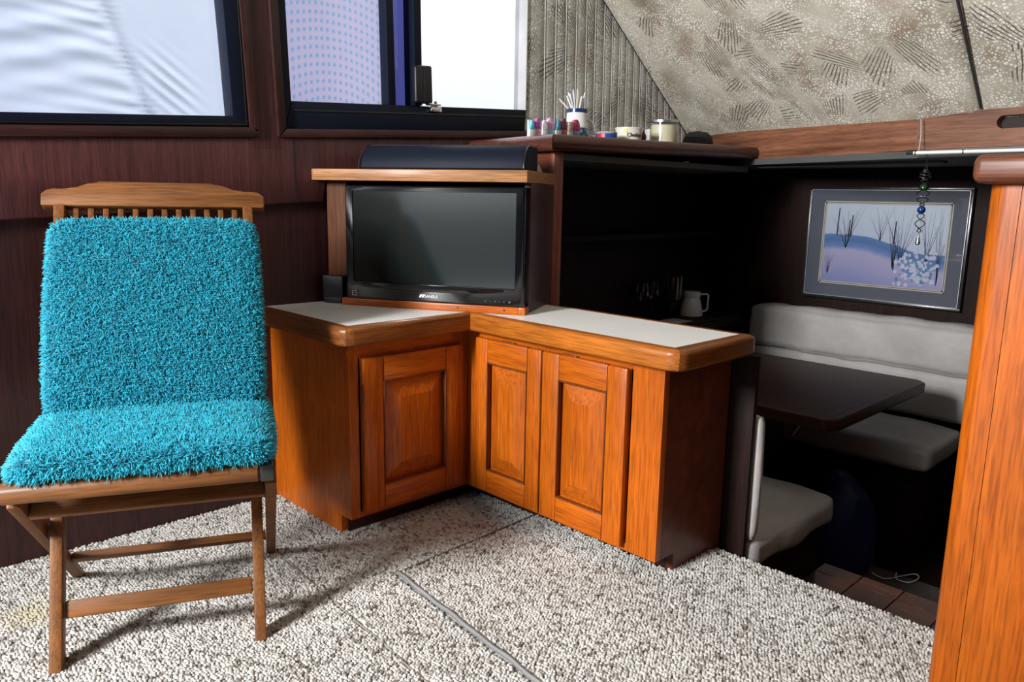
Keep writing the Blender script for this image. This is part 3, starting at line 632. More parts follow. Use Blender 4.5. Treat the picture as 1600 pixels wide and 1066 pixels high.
cb('face_stile', teak_z, -1.40, -1.36, Y2+0.001, Y2+0.0195, 0.075, 0.518)
e_ = prism([(Y2+0.0205, 0.055), (Y2+0.0205, 0.54), (1.755, 0.54), (1.755, 0.0), (1.541, 0.0), (1.541, 0.055)], X2-0.02, X2, 'x'); obj('end_panel', e_, red_x, c2, True)
cb('toe_kick', mah_x, -1.72, X2-0.021, 1.541, 1.555, 0.0, 0.0545)
cb('back_panel', mah_z, -1.70, X2-0.021, 1.74, 1.755, 0.0, 0.54)
cb('bottom_board', mah_x, -1.70, X2-0.021, Y2+0.021, 1.739, 0.056, 0.07)
dm = door('door', 0.262, 0.455, c2, Matrix.Translation((-1.644, Y2-0.010, 0.067)), teak_z, teak_x, (0.052, 0.068), ((0.13, 0.455, True),))
dm = door('door', 0.280, 0.455, c2, Matrix.Translation((-1.3775, Y2-0.010, 0.067)), teak_z, teak_x, (0.060, 0.068), ((0.09, 0.455, True),))
c1 = thing('single_door_cabinet', 'low teak cabinet with one raised-panel door in the corner below the television', 'cabinet', (-1.9, 1.26, 0))
def cc(nm, mat, *a, **k): return obj(nm, B(*a, **k), mat, c1, True)
shade_z = teak_z
cc('face_stile', teak_z, X1-0.02, X1, Y1, 1.085, 0.055, 0.54)
cc('face_stile', teak_z, X1-0.02, X1, 1.43, Y2-0.0005, 0.055, 0.54)
cc('face_rail', teak_y, X1-0.0195, X1, 1.085, 1.43, 0.055, 0.071)
cc('face_rail', teak_y, X1-0.0195, X1, 1.085, 1.43, 0.497, 0.54)
e_ = prism([(X1-0.0205, 0.055), (X1-0.0205, 0.54), (XL+0.001, 0.54), (XL+0.001, 0.0), (-1.75, 0.0), (-1.75, 0.055)], Y1, Y1+0.02, 'y'); obj('end_panel', e_, teak_z, c1, True)
cc('toe_kick', mah_y, -1.765, -1.75, Y1+0.021, 1.54, 0.0, 0.0545)
cc('bottom_board', mah_y, XL+0.001, X1-0.021, Y1+0.021, 1.54, 0.056, 0.07)
Md = Matrix.Translation((X1+0.010, 1.090, 0.073)) @ Matrix.Rotation(PI/2, 4, 'Z')
door('door', 0.337, 0.424, c1, Md, teak_z, teak_y, (0.062, 0.066), ((0.0, 0.33, False),), 0.05)

# worktop: L of white laminate in a rounded teak edge
wt = thing('worktop', 'L-shaped white laminate worktop with rounded teak edging on the corner cabinets', 'worktop', (-1.7, 1.5, 0.54))
o1 = [(-2.124, 1.008), (-1.675, 1.008), (-1.660, 1.012), (-1.648, 1.022), (-1.642, 1.04), (-1.642, 1.422), (-0.972, 1.422), (-0.955, 1.426), (-0.942, 1.438), (-0.938, 1.455), (-0.938, 1.766), (-1.69, 1.766), (-1.69, 1.798), (-2.124, 1.798)]
i1 = [(-2.124, 1.042), (-1.676, 1.042), (-1.676, 1.456), (-0.976, 1.456), (-0.976, 1.738), (-1.69, 1.738), (-1.69, 1.798), (-2.124, 1.798)]
lam = obj('laminate_top', prism(i1, 0.575, 0.5895, 'z'), laminate, wt, True)
def edge_run(path, w, z0, z1, mat, closed=False):
    """rounded nosing following path: list of (outer xy, inner xy)"""
    bm = bmesh.new(); rows = []
    prof = []
    for a in range(0, 7): th = a/6*PI/2; prof.append((0.014*(1-math.sin(th)), z1-0.014*(1-math.cos(th))))
    for a in range(0, 5): th = a/4*PI/2; prof.append((0.010*(1-math.cos(th)), z0+0.010*(1-math.sin(th))))
    for (o, i) in path:
        o, i = Vector(o), Vector(i); d = (i-o); L_ = d.length; d.normalize()
        row = [bm.verts.new((i.x, i.y, z1))]
        for (off, z) in prof: p = o+d*off; row.append(bm.verts.new((p.x, p.y, z)))
        row.append(bm.verts.new((i.x, i.y, z0))); rows.append(row)
    for a, b_ in zip(rows, rows[1:]):
        for k in range(len(a)): bm.faces.new((a[k], a[(k+1) % len(a)], b_[(k+1) % len(a)], b_[k]))
    bm.faces.new(rows[0]); bm.faces.new(rows[-1][::-1]); return bm
T0, T1 = 0.5405, 0.5905
obj('edging', edge_run([((-2.123, 1.008), (-2.123, 1.042)), ((-1.676, 1.008), (-1.676, 1.042)), ((-1.664, 1.011), (-1.676, 1.042)), ((-1.652, 1.020), (-1.676, 1.042))], 0, T0, T1, edge_x), edge_x, wt, True, 50)
obj('edging', edge_run([((-1.652, 1.020), (-1.676, 1.0421)), ((-1.645, 1.030), (-1.676, 1.0421)), ((-1.642, 1.042), (-1.676, 1.0422)), ((-1.642, 1.422), (-1.676, 1.456))], 0, T0, T1, edge_y), edge_y, wt, True, 50)
obj('edging', edge_run([((-1.642, 1.422), (-1.676, 1.456)), ((-0.976, 1.422), (-0.976, 1.456)), ((-0.961, 1.4255), (-0.976, 1.456)), ((-0.948, 1.434), (-0.976, 1.456))], 0, T0, T1, teak_x), wood('edge_front', (0.26, 0.065, 0.006), (0.48, 0.15, 0.018), 'x'), wt, True, 50)
obj('edging', edge_run([((-0.948, 1.434), (-0.976, 1.456)), ((-0.941, 1.444), (-0.976, 1.456)), ((-0.938, 1.458), (-0.976, 1.457)), ((-0.938, 1.738), (-0.976, 1.737)), ((-0.941, 1.752), (-0.976, 1.738)), ((-0.952, 1.762), (-0.976, 1.738))], 0, T0, T1, edge_y), edge_y, wt, True, 50)
obj('edging', edge_run([((-0.952, 1.762), (-0.976, 1.738)), ((-0.964, 1.766), (-0.976, 1.738)), ((-0.976, 1.766), (-0.9761, 1.738)), ((-1.688, 1.766), (-1.688, 1.738))], 0, T0, T1, edge_x), edge_x, wt, True, 50)

# ------------------------------------------------------------------ television hutch in the corner
hr = math.radians(29.6); H0 = (-1.547, 1.561, 0.5906)
hu = thing('television_hutch', 'diagonal teak television niche with overhanging shelf standing on the worktop', 'cabinet', H0, hr)
Hm = XF[hu.name]; hd = Vector((math.cos(hr), math.sin(hr))); hn = Vector((-math.sin(hr), math.cos(hr)))
def hworld(u, v): return (H0[0]+hd.x*u+hn.x*v, H0[1]+hd.y*u+hn.y*v)
def hlocal(x, y): d = Vector((x-H0[0], y-H0[1])); return (d.dot(hd), d.dot(hn))
zz = lambda z: z-0.5906
obj('side_panel', B(-0.018, 0, 0.0, 0.27, 0.0, zz(0.9565), 0.0015), red_x if False else mah_z, hu)
obj('front_edge', B(-0.0185, 0.0005, -0.004, -0.0002, 0.0, zz(0.9565), 0.001), mah_z, hu)
obj('corner_block', B(-0.0185, 0.0005, -0.045, -0.0045, 0.0, 0.0205, 0.001), teak_z, hu)
obj('face_panel', B(-0.640, -0.573, 0.0, 0.018, 0.0, zz(0.9565), 0.0015), wood('hutch_wood', (0.075, 0.024, 0.009), (0.16, 0.058, 0.022), 'z', 0.65, 0.0, spec=0.2), hu)
obj('base_strip', B(-0.572, -0.019, -0.045, 0.012, 0.0, 0.0205, 0.0015), teak_x, hu)
for u in (-0.20, -0.06): obj('screw_hole', tube([(u, -0.0446, 0.011), (u, -0.0456, 0.011)], 0.003, None, 10), black_matte, hu)
obj('base_board', B(-0.572, -0.019, 0.0125, 0.25, 0.0, 0.019), mah_x, hu)
xw = XU+0.001
pts = [hlocal(*hworld(0.003, -0.03))]
fl_ = hworld(-0.68, -0.055); k_ = (xw-fl_[0])/hd.x if fl_[0] < xw else 0
uL = -0.668+k_
pts = [(uL, -0.03), (0.003, -0.03), (0.003, 0.0)]
yb = 1.797
def u_at_y(v): return (yb-H0[1]-hn.y*v)/hd.y
v_b = (yb-H0[1]-hd.y*0.003)/hn.y
pts = [(uL, -0.055), (0.003, -0.055), (0.003, v_b), hlocal(xw, yb), (hlocal(xw, hworld(uL, -0.055)[1]+0.002))]
obj('shelf', prism(pts, zz(0.957), zz(0.990), 'z', None, 0.003), worn_x, hu)
obj('shelf_underside', prism([(uL+0.02, -0.012), (-0.002, -0.012), (-0.002, v_b-0.02), (-0.3, 0.14)], zz(0.9567), zz(0.9569), 'z'), mah_x, hu)

tv = thing('television', 'black flat-screen television with silver brand name in the corner niche', 'television', (*hworld(-0.281, -0.033), 0.6115), hr)
tw, th_ = 0.275, 0.333
fb = bmesh.new()
def ring_frame(bm, xo0, xo1, zo0, zo1, xi0, xi1, zi0, zi1, yo, yi, yb):
    O = [(xo0, zo0), (xo1, zo0), (xo1, zo1), (xo0, zo1)]; I_ = [(xi0, zi0), (xi1, zi0), (xi1, zi1), (xi0, zi1)]
    vo = [bm.verts.new((x, yo, z)) for x, z in O]; vi = [bm.verts.new((x, yi, z)) for x, z in I_]; vb = [bm.verts.new((x, yb, z)) for x, z in O]; vib = [bm.verts.new((x, yb, z)) for x, z in I_]
    for k in range(4):
        k2 = (k+1) % 4
        bm.faces.new((vo[k], vo[k2], vi[k2], vi[k])); bm.faces.new((vo[k], vo[k2], vb[k2], vb[k])); bm.faces.new((vi[k], vi[k2], vib[k2], vib[k])); bm.faces.new((vb[k], vb[k2], vib[k2], vib[k]))
ring_frame(fb, -tw, tw, 0.0, th_, -tw+0.028, tw-0.022, 0.052, th_-0.016, -0.012, -0.019, 0.03)
bmesh.ops.recalc_face_normals(fb, faces=fb.faces[:])
bmesh.ops.bevel(fb, geom=[e for e in fb.edges if all(abs(v.co.y+0.012) < 1e-4 for v in e.verts)], offset=0.006, segments=3, profile=0.5, affect='EDGES')
bz = obj('bezel', fb, black_gloss, tv)
obj('screen', B(-tw+0.028, tw-0.022, -0.0155, 0.02, 0.0525, th_-0.0165), screen_m, tv)
obj('housing', B(-tw+0.03, tw-0.03, 0.0305, 0.075, 0.02, th_-0.02, 0.01), black_matte, tv)
chin = bmesh.new(); n_ = 20; ra = []
for k in range(n_+1):
    x = -0.22+0.44*k/n_; arc = 0.006*math.sin(PI*k/n_); ra.append([chin.verts.new((x, -0.0185, 0.050)), chin.verts.new((x, -0.0225-arc*0.4, 0.046-arc)), chin.verts.new((x, -0.0200-arc*.3, 0.041-arc)), chin.verts.new((x, -0.0150, 0.036-arc))])
for a, b_ in zip(ra, ra[1:]):
    for k in range(3): chin.faces.new((a[k], b_[k], b_[k+1], a[k+1]))
    chin.faces.new((a[3], b_[3], b_[0], a[0]))
chin.faces.new(ra[0]); chin.faces.new(ra[-1][::-1])
obj('lower_lip', chin, black_gloss, tv)
silver = plain('silver_print', (0.75, 0.76, 0.78), 0.3, var=0.03)
tx = text_mesh('SANSUI', 0.0125, 0.0004, 0.00008); tx.transform(Matrix.Translation((-0.020, -0.0178, 0.0145)) @ Matrix.Rotation(PI/2, 4, 'X'))
obj('brand_name', tx, silver, tv)
lg = bmesh.new()
for x in (-0.037, -0.029): hexa([(x, -0.0182, 0.0145), (x+0.006, -0.0182, 0.0145), (x+0.006, -0.0172, 0.0145), (x, -0.0172, 0.0145), (x+0.004, -0.0182, 0.0235), (x+0.0105, -0.0182, 0.0235), (x+0.0105, -0.0172, 0.0235), (x+0.004, -0.0172, 0.0235)], lg)
obj('brand_mark', lg, silver, tv)
sq = bmesh.new(); s0, s1_, q0, q1 = -0.253, -0.237, 0.010, 0.024
for a in ((s0, s1_, q0, q0+.0015), (s0, s1_, q1-.0015, q1), (s0, s0+.0015, q0, q1), (s1_-.0015, s1_, q0, q1), (s0+.004, s1_-.004, (q0+q1)/2-.0006, (q0+q1)/2+.0006)): box(sq, a[0], a[1], -0.0180, -0.0172, a[2], a[3])
obj('label_mark', sq, plain('grey_print', (0.35, 0.35, 0.36), 0.4), tv)
for k in range(6):
    t_ = text_mesh('MENU VOL CH SRC'.split()[k % 4] if False else ['+', '-', '+', '-', 'I', 'O'][k], 0.007, 0.0003); t_.transform(Matrix.Translation((0.165+k*0.014, -0.0176, 0.012)) @ Matrix.Rotation(PI/2, 4, 'X')); obj('button_mark', t_, MATS['grey_print'], tv)

sb = tag(obj('set_top_box', box(bmesh.new(), -0.030, 0.0375, -0.034, -0.001, 0.0, 0.066, 0.003), black_matte, None), 'small black box beside the television on the left', 'media box')
sb.matrix_world = Matrix.Translation((*hworld(-0.6125, 0.0), 0.608)) @ Matrix.Rotation(hr, 4, 'Z')
stand = obj('support_foot', B(-0.03, 0.03, -0.03, -0.004, -0.0172, -0.0002, 0.002), black_matte, sb)

spk = thing('centre_speaker', 'long black speaker with curved front on the shelf above the television', 'speaker', (*hworld(-0.272, 0.045), 0.9902), hr)
prof = [(0.09, 0.0), (-0.052, 0.0)]
for k in range(13):
    a = k/12*PI/2; prof.append((-0.060+0.075*(1-math.cos(a)), 0.006+0.066*math.sin(a)))
prof += [(0.09, 0.072)]
sbm = bmesh.new(); secs = []
for x, sc in ((-0.250, 0.90), (-0.244, 0.97), (-0.240, 1.0), (0.246, 1.0), (0.249, 0.99), (0.252, 0.93)):
    secs.append([sbm.verts.new((x, y*sc if y < 0 else y, z*sc)) for y, z in prof])
for a, b_ in zip(secs, secs[1:]):
    for k in range(len(a)): sbm.faces.new((a[k], a[(k+1) % len(a)], b_[(k+1) % len(a)], b_[k]))
sbm.faces.new(secs[0]); sbm.faces.new(secs[-1][::-1])
obj('cabinet', sbm, plain('speaker_navy', (0.004, 0.007, 0.016), 0.6, var=0.1, spec=0.2), spk, smooth=30)
for x in (-0.2505, 0.2525):
    obj('end_trim', tube([(x, y, z) for y, z in prof[1:-1]], 0.0016, None, 6), steel_dk, spk)
obj('top_trim', tube([(-0.248, 0.016, 0.0735), (0.25, 0.016, 0.0735)], 0.0013, None, 6), steel_dk, spk)
tri = tag(obj('paper_triangle', prism([(-0.014, 0.0), (0.014, 0.0), (0.001, 0.030)], -0.004, 0.004, 'y', None, 0.0008), white_pl), 'small white triangular card standing on the shelf beside the speaker', 'card')
tri.matrix_world = Matrix.Translation((-1.715, 1.760, 0.9904)) @ Matrix.Rotation(0.75, 4, 'Z')

# bulkhead beyond the hutch and the raised counter (dash) it carries
mb = struct('wall_middle', B(-2.12, -1.705, 1.80, 1.835, -0.42, 1.058), red_x)
struct('wall_middle_post', B(-1.7045, -1.682, 1.795, 1.84, -0.42, 1.0585, 0.004), wood('post_wood', (0.16, 0.04, 0.02), (0.30, 0.09, 0.05), 'z'), mb)
dash = thing('dash_counter', 'raised dark mahogany counter with rounded nosing below the windows', 'counter', (-1.85, 2.3, 1.07))
dk = prism([(-2.098, 1.832), (-1.66, 1.765), (-1.66, 3.005), (-2.098, 3.13)], 0, 1, 'z')
for v in dk.verts:
    zt_ = 1.1065+(v.co.y-1.737)*0.0215; v.co.z = zt_-0.004 if v.co.z > .5 else zt_-0.045
obj('top_board', dk, mah_y, dash, True)
def nose(p, q, r=0.0245, ext=0.0):
    bm = bmesh.new(); n = 14; P_, Q_ = Vector(p), Vector(q); d = (Q_-P_).normalized(); s = Vector((d.y, -d.x, 0)).normalized(); rows = []
    for c_ in (P_, Q_):
        row = []
        for k in range(n+1):
            a = -PI/2+PI*k/n; row.append(bm.verts.new(c_+s*(0.012+0.022*math.cos(a))*1.0+Vector((0, 0, r*math.sin(a)))))
        row.append(bm.verts.new(c_+Vector((0, 0, r)))); row.insert(0, bm.verts.new(c_+Vector((0, 0, -r)))); rows.append(row)
    a, b_ = rows
    for k in range(len(a)): bm.faces.new((a[k], a[(k+1) % len(a)], b_[(k+1) % len(a)], b_[k]))
    bm.faces.new(a); bm.faces.new(b_[::-1]); return bm
zc = lambda y: 1.1065+(y-1.737)*0.0215-0.0245
def miter(): pass
cor = Vector((-1.662, 1.768))
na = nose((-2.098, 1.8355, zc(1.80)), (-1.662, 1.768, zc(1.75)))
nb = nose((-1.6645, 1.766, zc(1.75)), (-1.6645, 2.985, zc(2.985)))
# mitre both nosings on the corner's bisector
def cut(bm, co, no):
    g = bm.verts[:]+bm.edges[:]+bm.faces[:]; r = bmesh.ops.bisect_plane(bm, geom=g, plane_co=co, plane_no=no, clear_outer=True)
    ed = [e for e in r['geom_cut'] if isinstance(e, bmesh.types.BMEdge)]
    bmesh.ops.contextual_create(bm, geom=ed)
for v in na.verts:
    if v.co.x > -1.70:
        s = max(0, (1.768-v.co.y)); v.co.x += s*0.95
for v in nb.verts:
    if v.co.y < 1.80:
        s = max(0, (v.co.x+1.6645)); v.co.y -= s*0.95
obj('nosing', na, wood('nosing_lit', (0.07, 0.02, 0.014), (0.16, 0.055, 0.04), 'x', 0.3, 0.3), dash, True, 60)  # paler nosing wood: window light on this edge is put into the colour
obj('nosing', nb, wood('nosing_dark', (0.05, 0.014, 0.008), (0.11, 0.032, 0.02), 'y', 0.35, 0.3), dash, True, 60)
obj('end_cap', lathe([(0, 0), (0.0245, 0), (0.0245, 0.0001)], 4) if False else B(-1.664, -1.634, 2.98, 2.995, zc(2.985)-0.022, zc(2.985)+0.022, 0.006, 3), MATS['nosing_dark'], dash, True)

# ------------------------------------------------------------------ things on the dash counter
zd = lambda y: 1.1065+(y-1.737)*0.0215-0.0038
cards = [((0.10, 0.55, 0.80), (0.85, 0.85, 0.85), 0.052, 'pointed', 'white card with a blue cone shape, leftmost in the counter row'),
         ((0.45, 0.10, 0.35), (0.75, 0.35, 0.45), 0.060, 'round', 'purple and pink round-topped card beside the blue cone card'),
         ((0.75, 0.75, 0.80), (0.80, 0.82, 0.84), 0.055, 'round', 'pale silvery round-topped card between the purple and the pink cards'),
         ((0.80, 0.35, 0.60), (0.25, 0.60, 0.85), 0.064, 'round', 'bright pink arched card with a pale blue lower half'),
         ((0.06, 0.22, 0.32), (0.50, 0.48, 0.40), 0.060, 'pointed', 'teal cone card with a beige foot right of the pink arch'),
         ((0.13, 0.03, 0.08), (0.35, 0.08, 0.12), 0.067, 'round', 'tallest dark plum round-topped card in the counter row'),
         ((0.42, 0.30, 0.25), (0.40, 0.38, 0.33), 0.056, 'flat', 'brown and beige square-topped card beside the crimson arch card'),
         ((0.42, 0.02, 0.12), (0.15, 0.22, 0.30), 0.066, 'round', 'crimson arched card with a grey blue lower half in front of the mug')]
yc = 1.772; wds = [0.027, 0.027, 0.025, 0.036, 0.027, 0.029, 0.023, 0.040]
def spotted(name, col):
    m, nt, b = newmat(name); tc = N(nt, 'ShaderNodeTexCoord'); v = N(nt, 'ShaderNodeTexVoronoi'); v.inputs['Scale'].default_value = 160; nt.links.new(tc.outputs['Object'], v.inputs['Vector'])
    c = np.array(col); o = ramp(nt, v.outputs['Distance'], [(0.2, tuple(np.minimum(c*1.7+0.12, 0.9))), (0.5, tuple(c))]); nt.links.new(o, b.inputs['Base Color']); b.inputs['Roughness'].default_value = 0.5; return m
for k, (ct, cbm, h, shp, lab) in enumerate(cards):
    w = wds[k]; y = yc+w/2; yc += w+0.0015; xx = -1.775-0.004*(k % 2)
    t = thing('decorated_card', lab, 'card', (xx, y, zd(y)), PI/2, 'small decorated cards lined up on the counter')
    hb = h*0.45; w2_ = w/2-0.0006
    def pr(poly, nm, mat, d0=-0.006, d1=0.006): return obj(nm, prism(poly, d0, d1, 'y', None, 0.0008), mat, t)
    pr([(-w2_, 0), (w2_, 0), (w2_, hb), (-w2_, hb)], 'lower_half', spotted('card_low_%d' % k, cbm))
    if shp == 'round':
        r = h-hb-0.004; top = [(-w2_, hb)]+[(w2_, hb)]+[(w2_*math.cos(a), hb+(h-hb)*math.sin(a)**0.8) for a in np.linspace(0.12, PI-0.12, 12)]
    elif shp == 'pointed': top = [(-w2_*0.9, hb), (w2_*0.9, hb), (w2_*0.3, h), (-w2_*0.3, h)]
    else: top = [(-w2_, hb), (w2_, hb), (w2_, h), (-w2_, h)]
    pr(top, 'upper_half', spotted('card_top_%d' % k, ct))
    if shp == 'pointed' and k == 0:
        pr([(-w2_, hb), (-w2_*0.92, hb), (-w2_*0.32, h), (w2_*0.32, h), (w2_*0.92, hb), (w2_, hb), (w2_, h+0.001), (-w2_, h+0.001)], 'backing', white_pl, 0.0, 0.0065)

mg_c = (-1.835, 2.066); mz = zd(2.066)
mug = thing('mug', 'white mug with navy rim and blue mosaic base holding drink stirrers', 'mug', (*mg_c, mz))
ceram = plain('white_ceramic', (0.72, 0.73, 0.74), 0.2, var=0.03, coat=0.3); navy = plain('navy_glaze', (0.010, 0.035, 0.12), 0.25)
obj('body', lathe([(0, 0.0), (0.036, 0.0), (0.040, 0.006), (0.040, 0.045), (0.036, 0.068), (0.035, 0.094), (0.032, 0.094), (0.033, 0.068), (0.037, 0.045), (0.036, 0.008), (0, 0.006)], 32), ceram, mug)
obj('rim_band', lathe([(0.0345, 0.0945), (0.0362, 0.0945), (0.0362, 0.107), (0.0325, 0.107), (0.0325, 0.0945), (0.0345, 0.0945)], 32), navy, mug)
def mosaic():
    m, nt, b = newmat('blue_mosaic'); tc = N(nt, 'ShaderNodeTexCoord'); v = N(nt, 'ShaderNodeTexVoronoi'); v.inputs['Scale'].default_value = 120; nt.links.new(tc.outputs['Object'], v.inputs['Vector'])
    s = N(nt, 'ShaderNodeSeparateColor'); nt.links.new(v.outputs['Color'], s.inputs[0]); o = ramp(nt, s.outputs[0], [(0.2, (0.02, 0.08, 0.18)), (0.6, (0.08, 0.22, 0.36)), (0.9, (0.35, 0.48, 0.56))]); nt.links.new(o, b.inputs['Base Color']); b.inputs['Roughness'].default_value = 0.25; return m
obj('mosaic_band', lathe([(0.0402, 0.006), (0.0412, 0.006), (0.0412, 0.044), (0.0402, 0.044), (0.0402, 0.006)], 32), mosaic(), mug)
ha = [(0.021+0.026*math.sin(a)*0+0.0, 0, 0) for a in range(0)]
hdir = Vector((0.42, 0.90, 0)).normalized()
obj('handle', tube([hdir*(0.036+0.030*math.sin(a))+Vector((0, 0, 0.044-0.030*math.cos(a))) for a in np.linspace(0, PI, 12)], 0.0045, None, 8), ceram, mug)
sticks = [(-30, 5, 0.125, (0.80, 0.78, 0.74)), (-20, 10, 0.135, (0.75, 0.75, 0.76)), (-14, -6, 0.14, (0.55, 0.62, 0.74)), (-8, 8, 0.135, (0.80, 0.80, 0.78)), (-4, -8, 0.14, (0.66, 0.58, 0.48)), (3, 3, 0.135, (0.82, 0.80, 0.76)), (8, 9, 0.115, (0.62, 0.58, 0.52)), (11, -5, 0.12, (0.80, 0.78, 0.72)), (22, 4, 0.137, (0.82, 0.82, 0.80)), (-55, 3, 0.125, (0.78, 0.78, 0.76)), (-25, -8, 0.128, (0.70, 0.70, 0.70))]
yax = Vector((0.42, 0.90, 0)).normalized(); dax = Vector((-0.90, 0.42, 0)).normalized()
for k, (ta, tb, ln_, col) in enumerate(sticks):
    ta, tb = math.radians(ta), math.radians(tb); d = (Vector((0, 0, 1))+yax*math.tan(ta)*0.75+dax*math.tan(tb)).normalized()
    mid = Vector((*mg_c, mz+0.100))+yax*(0.026*math.sin(ta)*1.15)+dax*0.02*math.sin(tb)
    ztop = mid+d*(ln_-0.07); zb = mid-d*(0.055 if abs(ta) < 0.8 else 0.028)
    st = obj('drink_stirrer', tube([zb, ztop], 0.0028, None, 8), plain('stirrer_%d' % k, col, 0.5, var=0.05), None, origin=tuple(zb))
    tag(st, {9: 'thin white drink stirrer leaning lowest and furthest left in the mug', 8: 'thin white drink stirrer leaning furthest right in the mug', 2: 'bluish grey drink stirrer standing in the mug', 4: 'tan brown drink stirrer standing in the mug'}.get(k, 'thin pale drink stirrer standing in the middle of the white and navy mug'), 'stirrer', 'drink stirrers in the mug')

def at(y, x): return (x, y, zd(y))
bw = thing('small_bowl', 'low round blue and red tin with grey rim beside the mug', 'tin', at(2.140, -1.762))
obj('body', lathe([(0, 0), (0.034, 0), (0.037, 0.003), (0.037, 0.024), (0, 0.024)], 28), plain('tin_blue', (0.015, 0.06, 0.26), 0.35), bw)
obj('rim', lathe([(0, 0.0242), (0.036, 0.0242), (0.0382, 0.027), (0.036, 0.031), (0.0, 0.030)], 28), plain('tin_grey', (0.35, 0.37, 0.40), 0.35), bw)
rp = bmesh.new()
ang0 = math.atan2(-0.95, 0.1)
arc = [ang0+k*0.11 for k in range(-4, 5)]
lo = [rp.verts.new((0.0377*math.cos(a), 0.0377*math.sin(a), 0.004)) for a in arc]; hi = [rp.verts.new((0.0377*math.cos(a), 0.0377*math.sin(a), 0.023)) for a in arc]
for k in range(8): rp.faces.new((lo[k], lo[k+1], hi[k+1], hi[k]))
obj('red_patch', rp, plain('tin_red', (0.45, 0.02, 0.04), 0.4), bw)
tb_ = thing('yogurt_tub', 'short white tub with black lettering and a yellow spot', 'tub', at(2.268, -1.765))
obj('body', lathe([(0, 0), (0.043, 0), (0.0485, 0.046), (0.050, 0.046), (0.050, 0.051), (0, 0.051)], 32), plain('tub_white', (0.72, 0.69, 0.62), 0.35, var=0.03), tb_)
vd = math.atan2(-2.268, 1.765)
def wrap(bm, r, z, a0, scale_r=1.0):
    for v in bm.verts:
        a = a0+v.co.x/r; rr = r+0.0004+v.co.z; v.co = Vector((rr*math.cos(a), rr*math.sin(a), z+v.co.y))
    return bm
tx = text_mesh('Chobani', 0.018, 0.0003, 0.0003); obj('lettering', wrap(tx, 0.0478, 0.019, vd-0.15), plain('print_black', (0.01, 0.01, 0.01), 0.5), tb_)
sp_ = bmesh.new(); bmesh.ops.create_circle(sp_, cap_ends=True, radius=0.007, segments=16); obj('yellow_spot', wrap(sp_, 0.0492, 0.039, vd-0.25), plain('print_yellow', (0.75, 0.62, 0.05), 0.5), tb_)
rl = bmesh.new()
lathe([(0, 0), (0.020, 0.0), (0.027, 0.012), (0.028, 0.028), (0.020, 0.044), (0.008, 0.050), (0, 0.050)], 20, rl)
tag(obj('maroon_pouch', rl, plain('maroon_cloth', (0.10, 0.008, 0.018), 0.8, bump=0.3), None, origin=None), 'dark maroon cloth pouch between the tub and the candle jar', 'pouch').location = at(2.352, -1.785)
cj = thing('candle_jar', 'cream candle in a glass jar with a brushed silver lid', 'candle', at(2.452, -1.748))
obj('wax', lathe([(0, 0.004), (0.047, 0.004), (0.047, 0.068), (0, 0.068)], 36), plain('cream_wax', (0.72, 0.66, 0.42), 0.35, var=0.03, coat=0.6), cj)
obj('glass_jar', lathe([(0, 0), (0.049, 0), (0.0505, 0.004), (0.0505, 0.074), (0.049, 0.0745), (0.049, 0.005), (0, 0.003)], 36), glass, cj)
obj('lid', lathe([(0, 0.075), (0.052, 0.075), (0.054, 0.077), (0.054, 0.085), (0.052, 0.087), (0.0, 0.088)], 36), plain('brushed_lid', (0.55, 0.55, 0.55), 0.28, 1.0), cj)
wb = bmesh.new(); poly = [(-0.055, -0.03)]+[(0.055+0.03*math.sin(a), -0.03*math.cos(a)) for a in np.linspace(0, PI, 10)]+[(-0.055, 0.03)]
prism(poly, 0, 0.062, 'z', wb, 0.005, 2)
ob = tag(obj('oval_tub', wb, white_pl), 'plain white oval tub half hidden behind the candle jar', 'tub'); ob.matrix_world = Matrix.Translation(at(2.545, -1.83)) @ Matrix.Rotation(PI/2-0.15, 4, 'Z')
bp_ = bmesh.new(); lathe([(0, 0), (0.05, 0.0), (0.062, 0.015), (0.055, 0.040), (0.03, 0.060), (0, 0.066)], 18, bp_)
for v in bp_.verts: v.co += Vector((0.006*math.sin(v.co.y*90), 0.006*math.sin(v.co.x*80), 0))*(v.co.z > 0.005)
bo = tag(obj('black_bag', bp_, plain('black_cloth', (0.012, 0.013, 0.016), 0.8, bump=0.3)), 'small slumped black cloth bag at the foot of the raked windscreen', 'bag'); bo.location = at(2.76, -1.80)

# ------------------------------------------------------------------ helm-side panel on the right with cap
hp_ = thing('helm_partition', 'bright orange varnished teak partition with rounded cap at the right', 'partition', (-0.1, 1.46, 0))
def cyl_edge():
    bm = bmesh.new(); poly = [(-0.345, 1.4645), (-0.345, 1.75), (-0.395, 1.75), (-0.395, 1.494)]+[(-0.365-0.030*math.cos(a), 1.4945-0.030*math.sin(a)) for a in np.linspace(0.15, PI/2, 8)]
    return prism(poly, -0.42, 0.953, 'z', bm)
obj('corner_post', cyl_edge(), teak_z, hp_, True)
obj('face_panel', B(-0.3445, 0.9, 1.4665, 1.485, -0.42, 0.953), teak_z, hp_, True)
obj('inner_panel', B(-0.3445, 0.9, 1.74, 1.75, -0.42, 0.953), mah_z, hp_, True)
capb = prism([(-0.412, 1.43), (0.9, 1.43), (0.9, 1.55), (-0.412, 1.55)], 0.9535, 1.000, 'z'); bmesh.ops.bevel(capb, geom=capb.edges[:], offset=0.014, segments=4, profile=0.5, affect='EDGES')
obj('cap_rail', capb, wood('cap_wood', (0.08, 0.022, 0.009), (0.19, 0.064, 0.032), 'x', 0.4, 0.2), hp_, True)
obj('latch_plate', B(-0.317, -0.29, 1.4635, 1.4664, 0.925, 0.945, 0.001), plain('brown_plate', (0.06, 0.02, 0.012), 0.5), hp_, True)

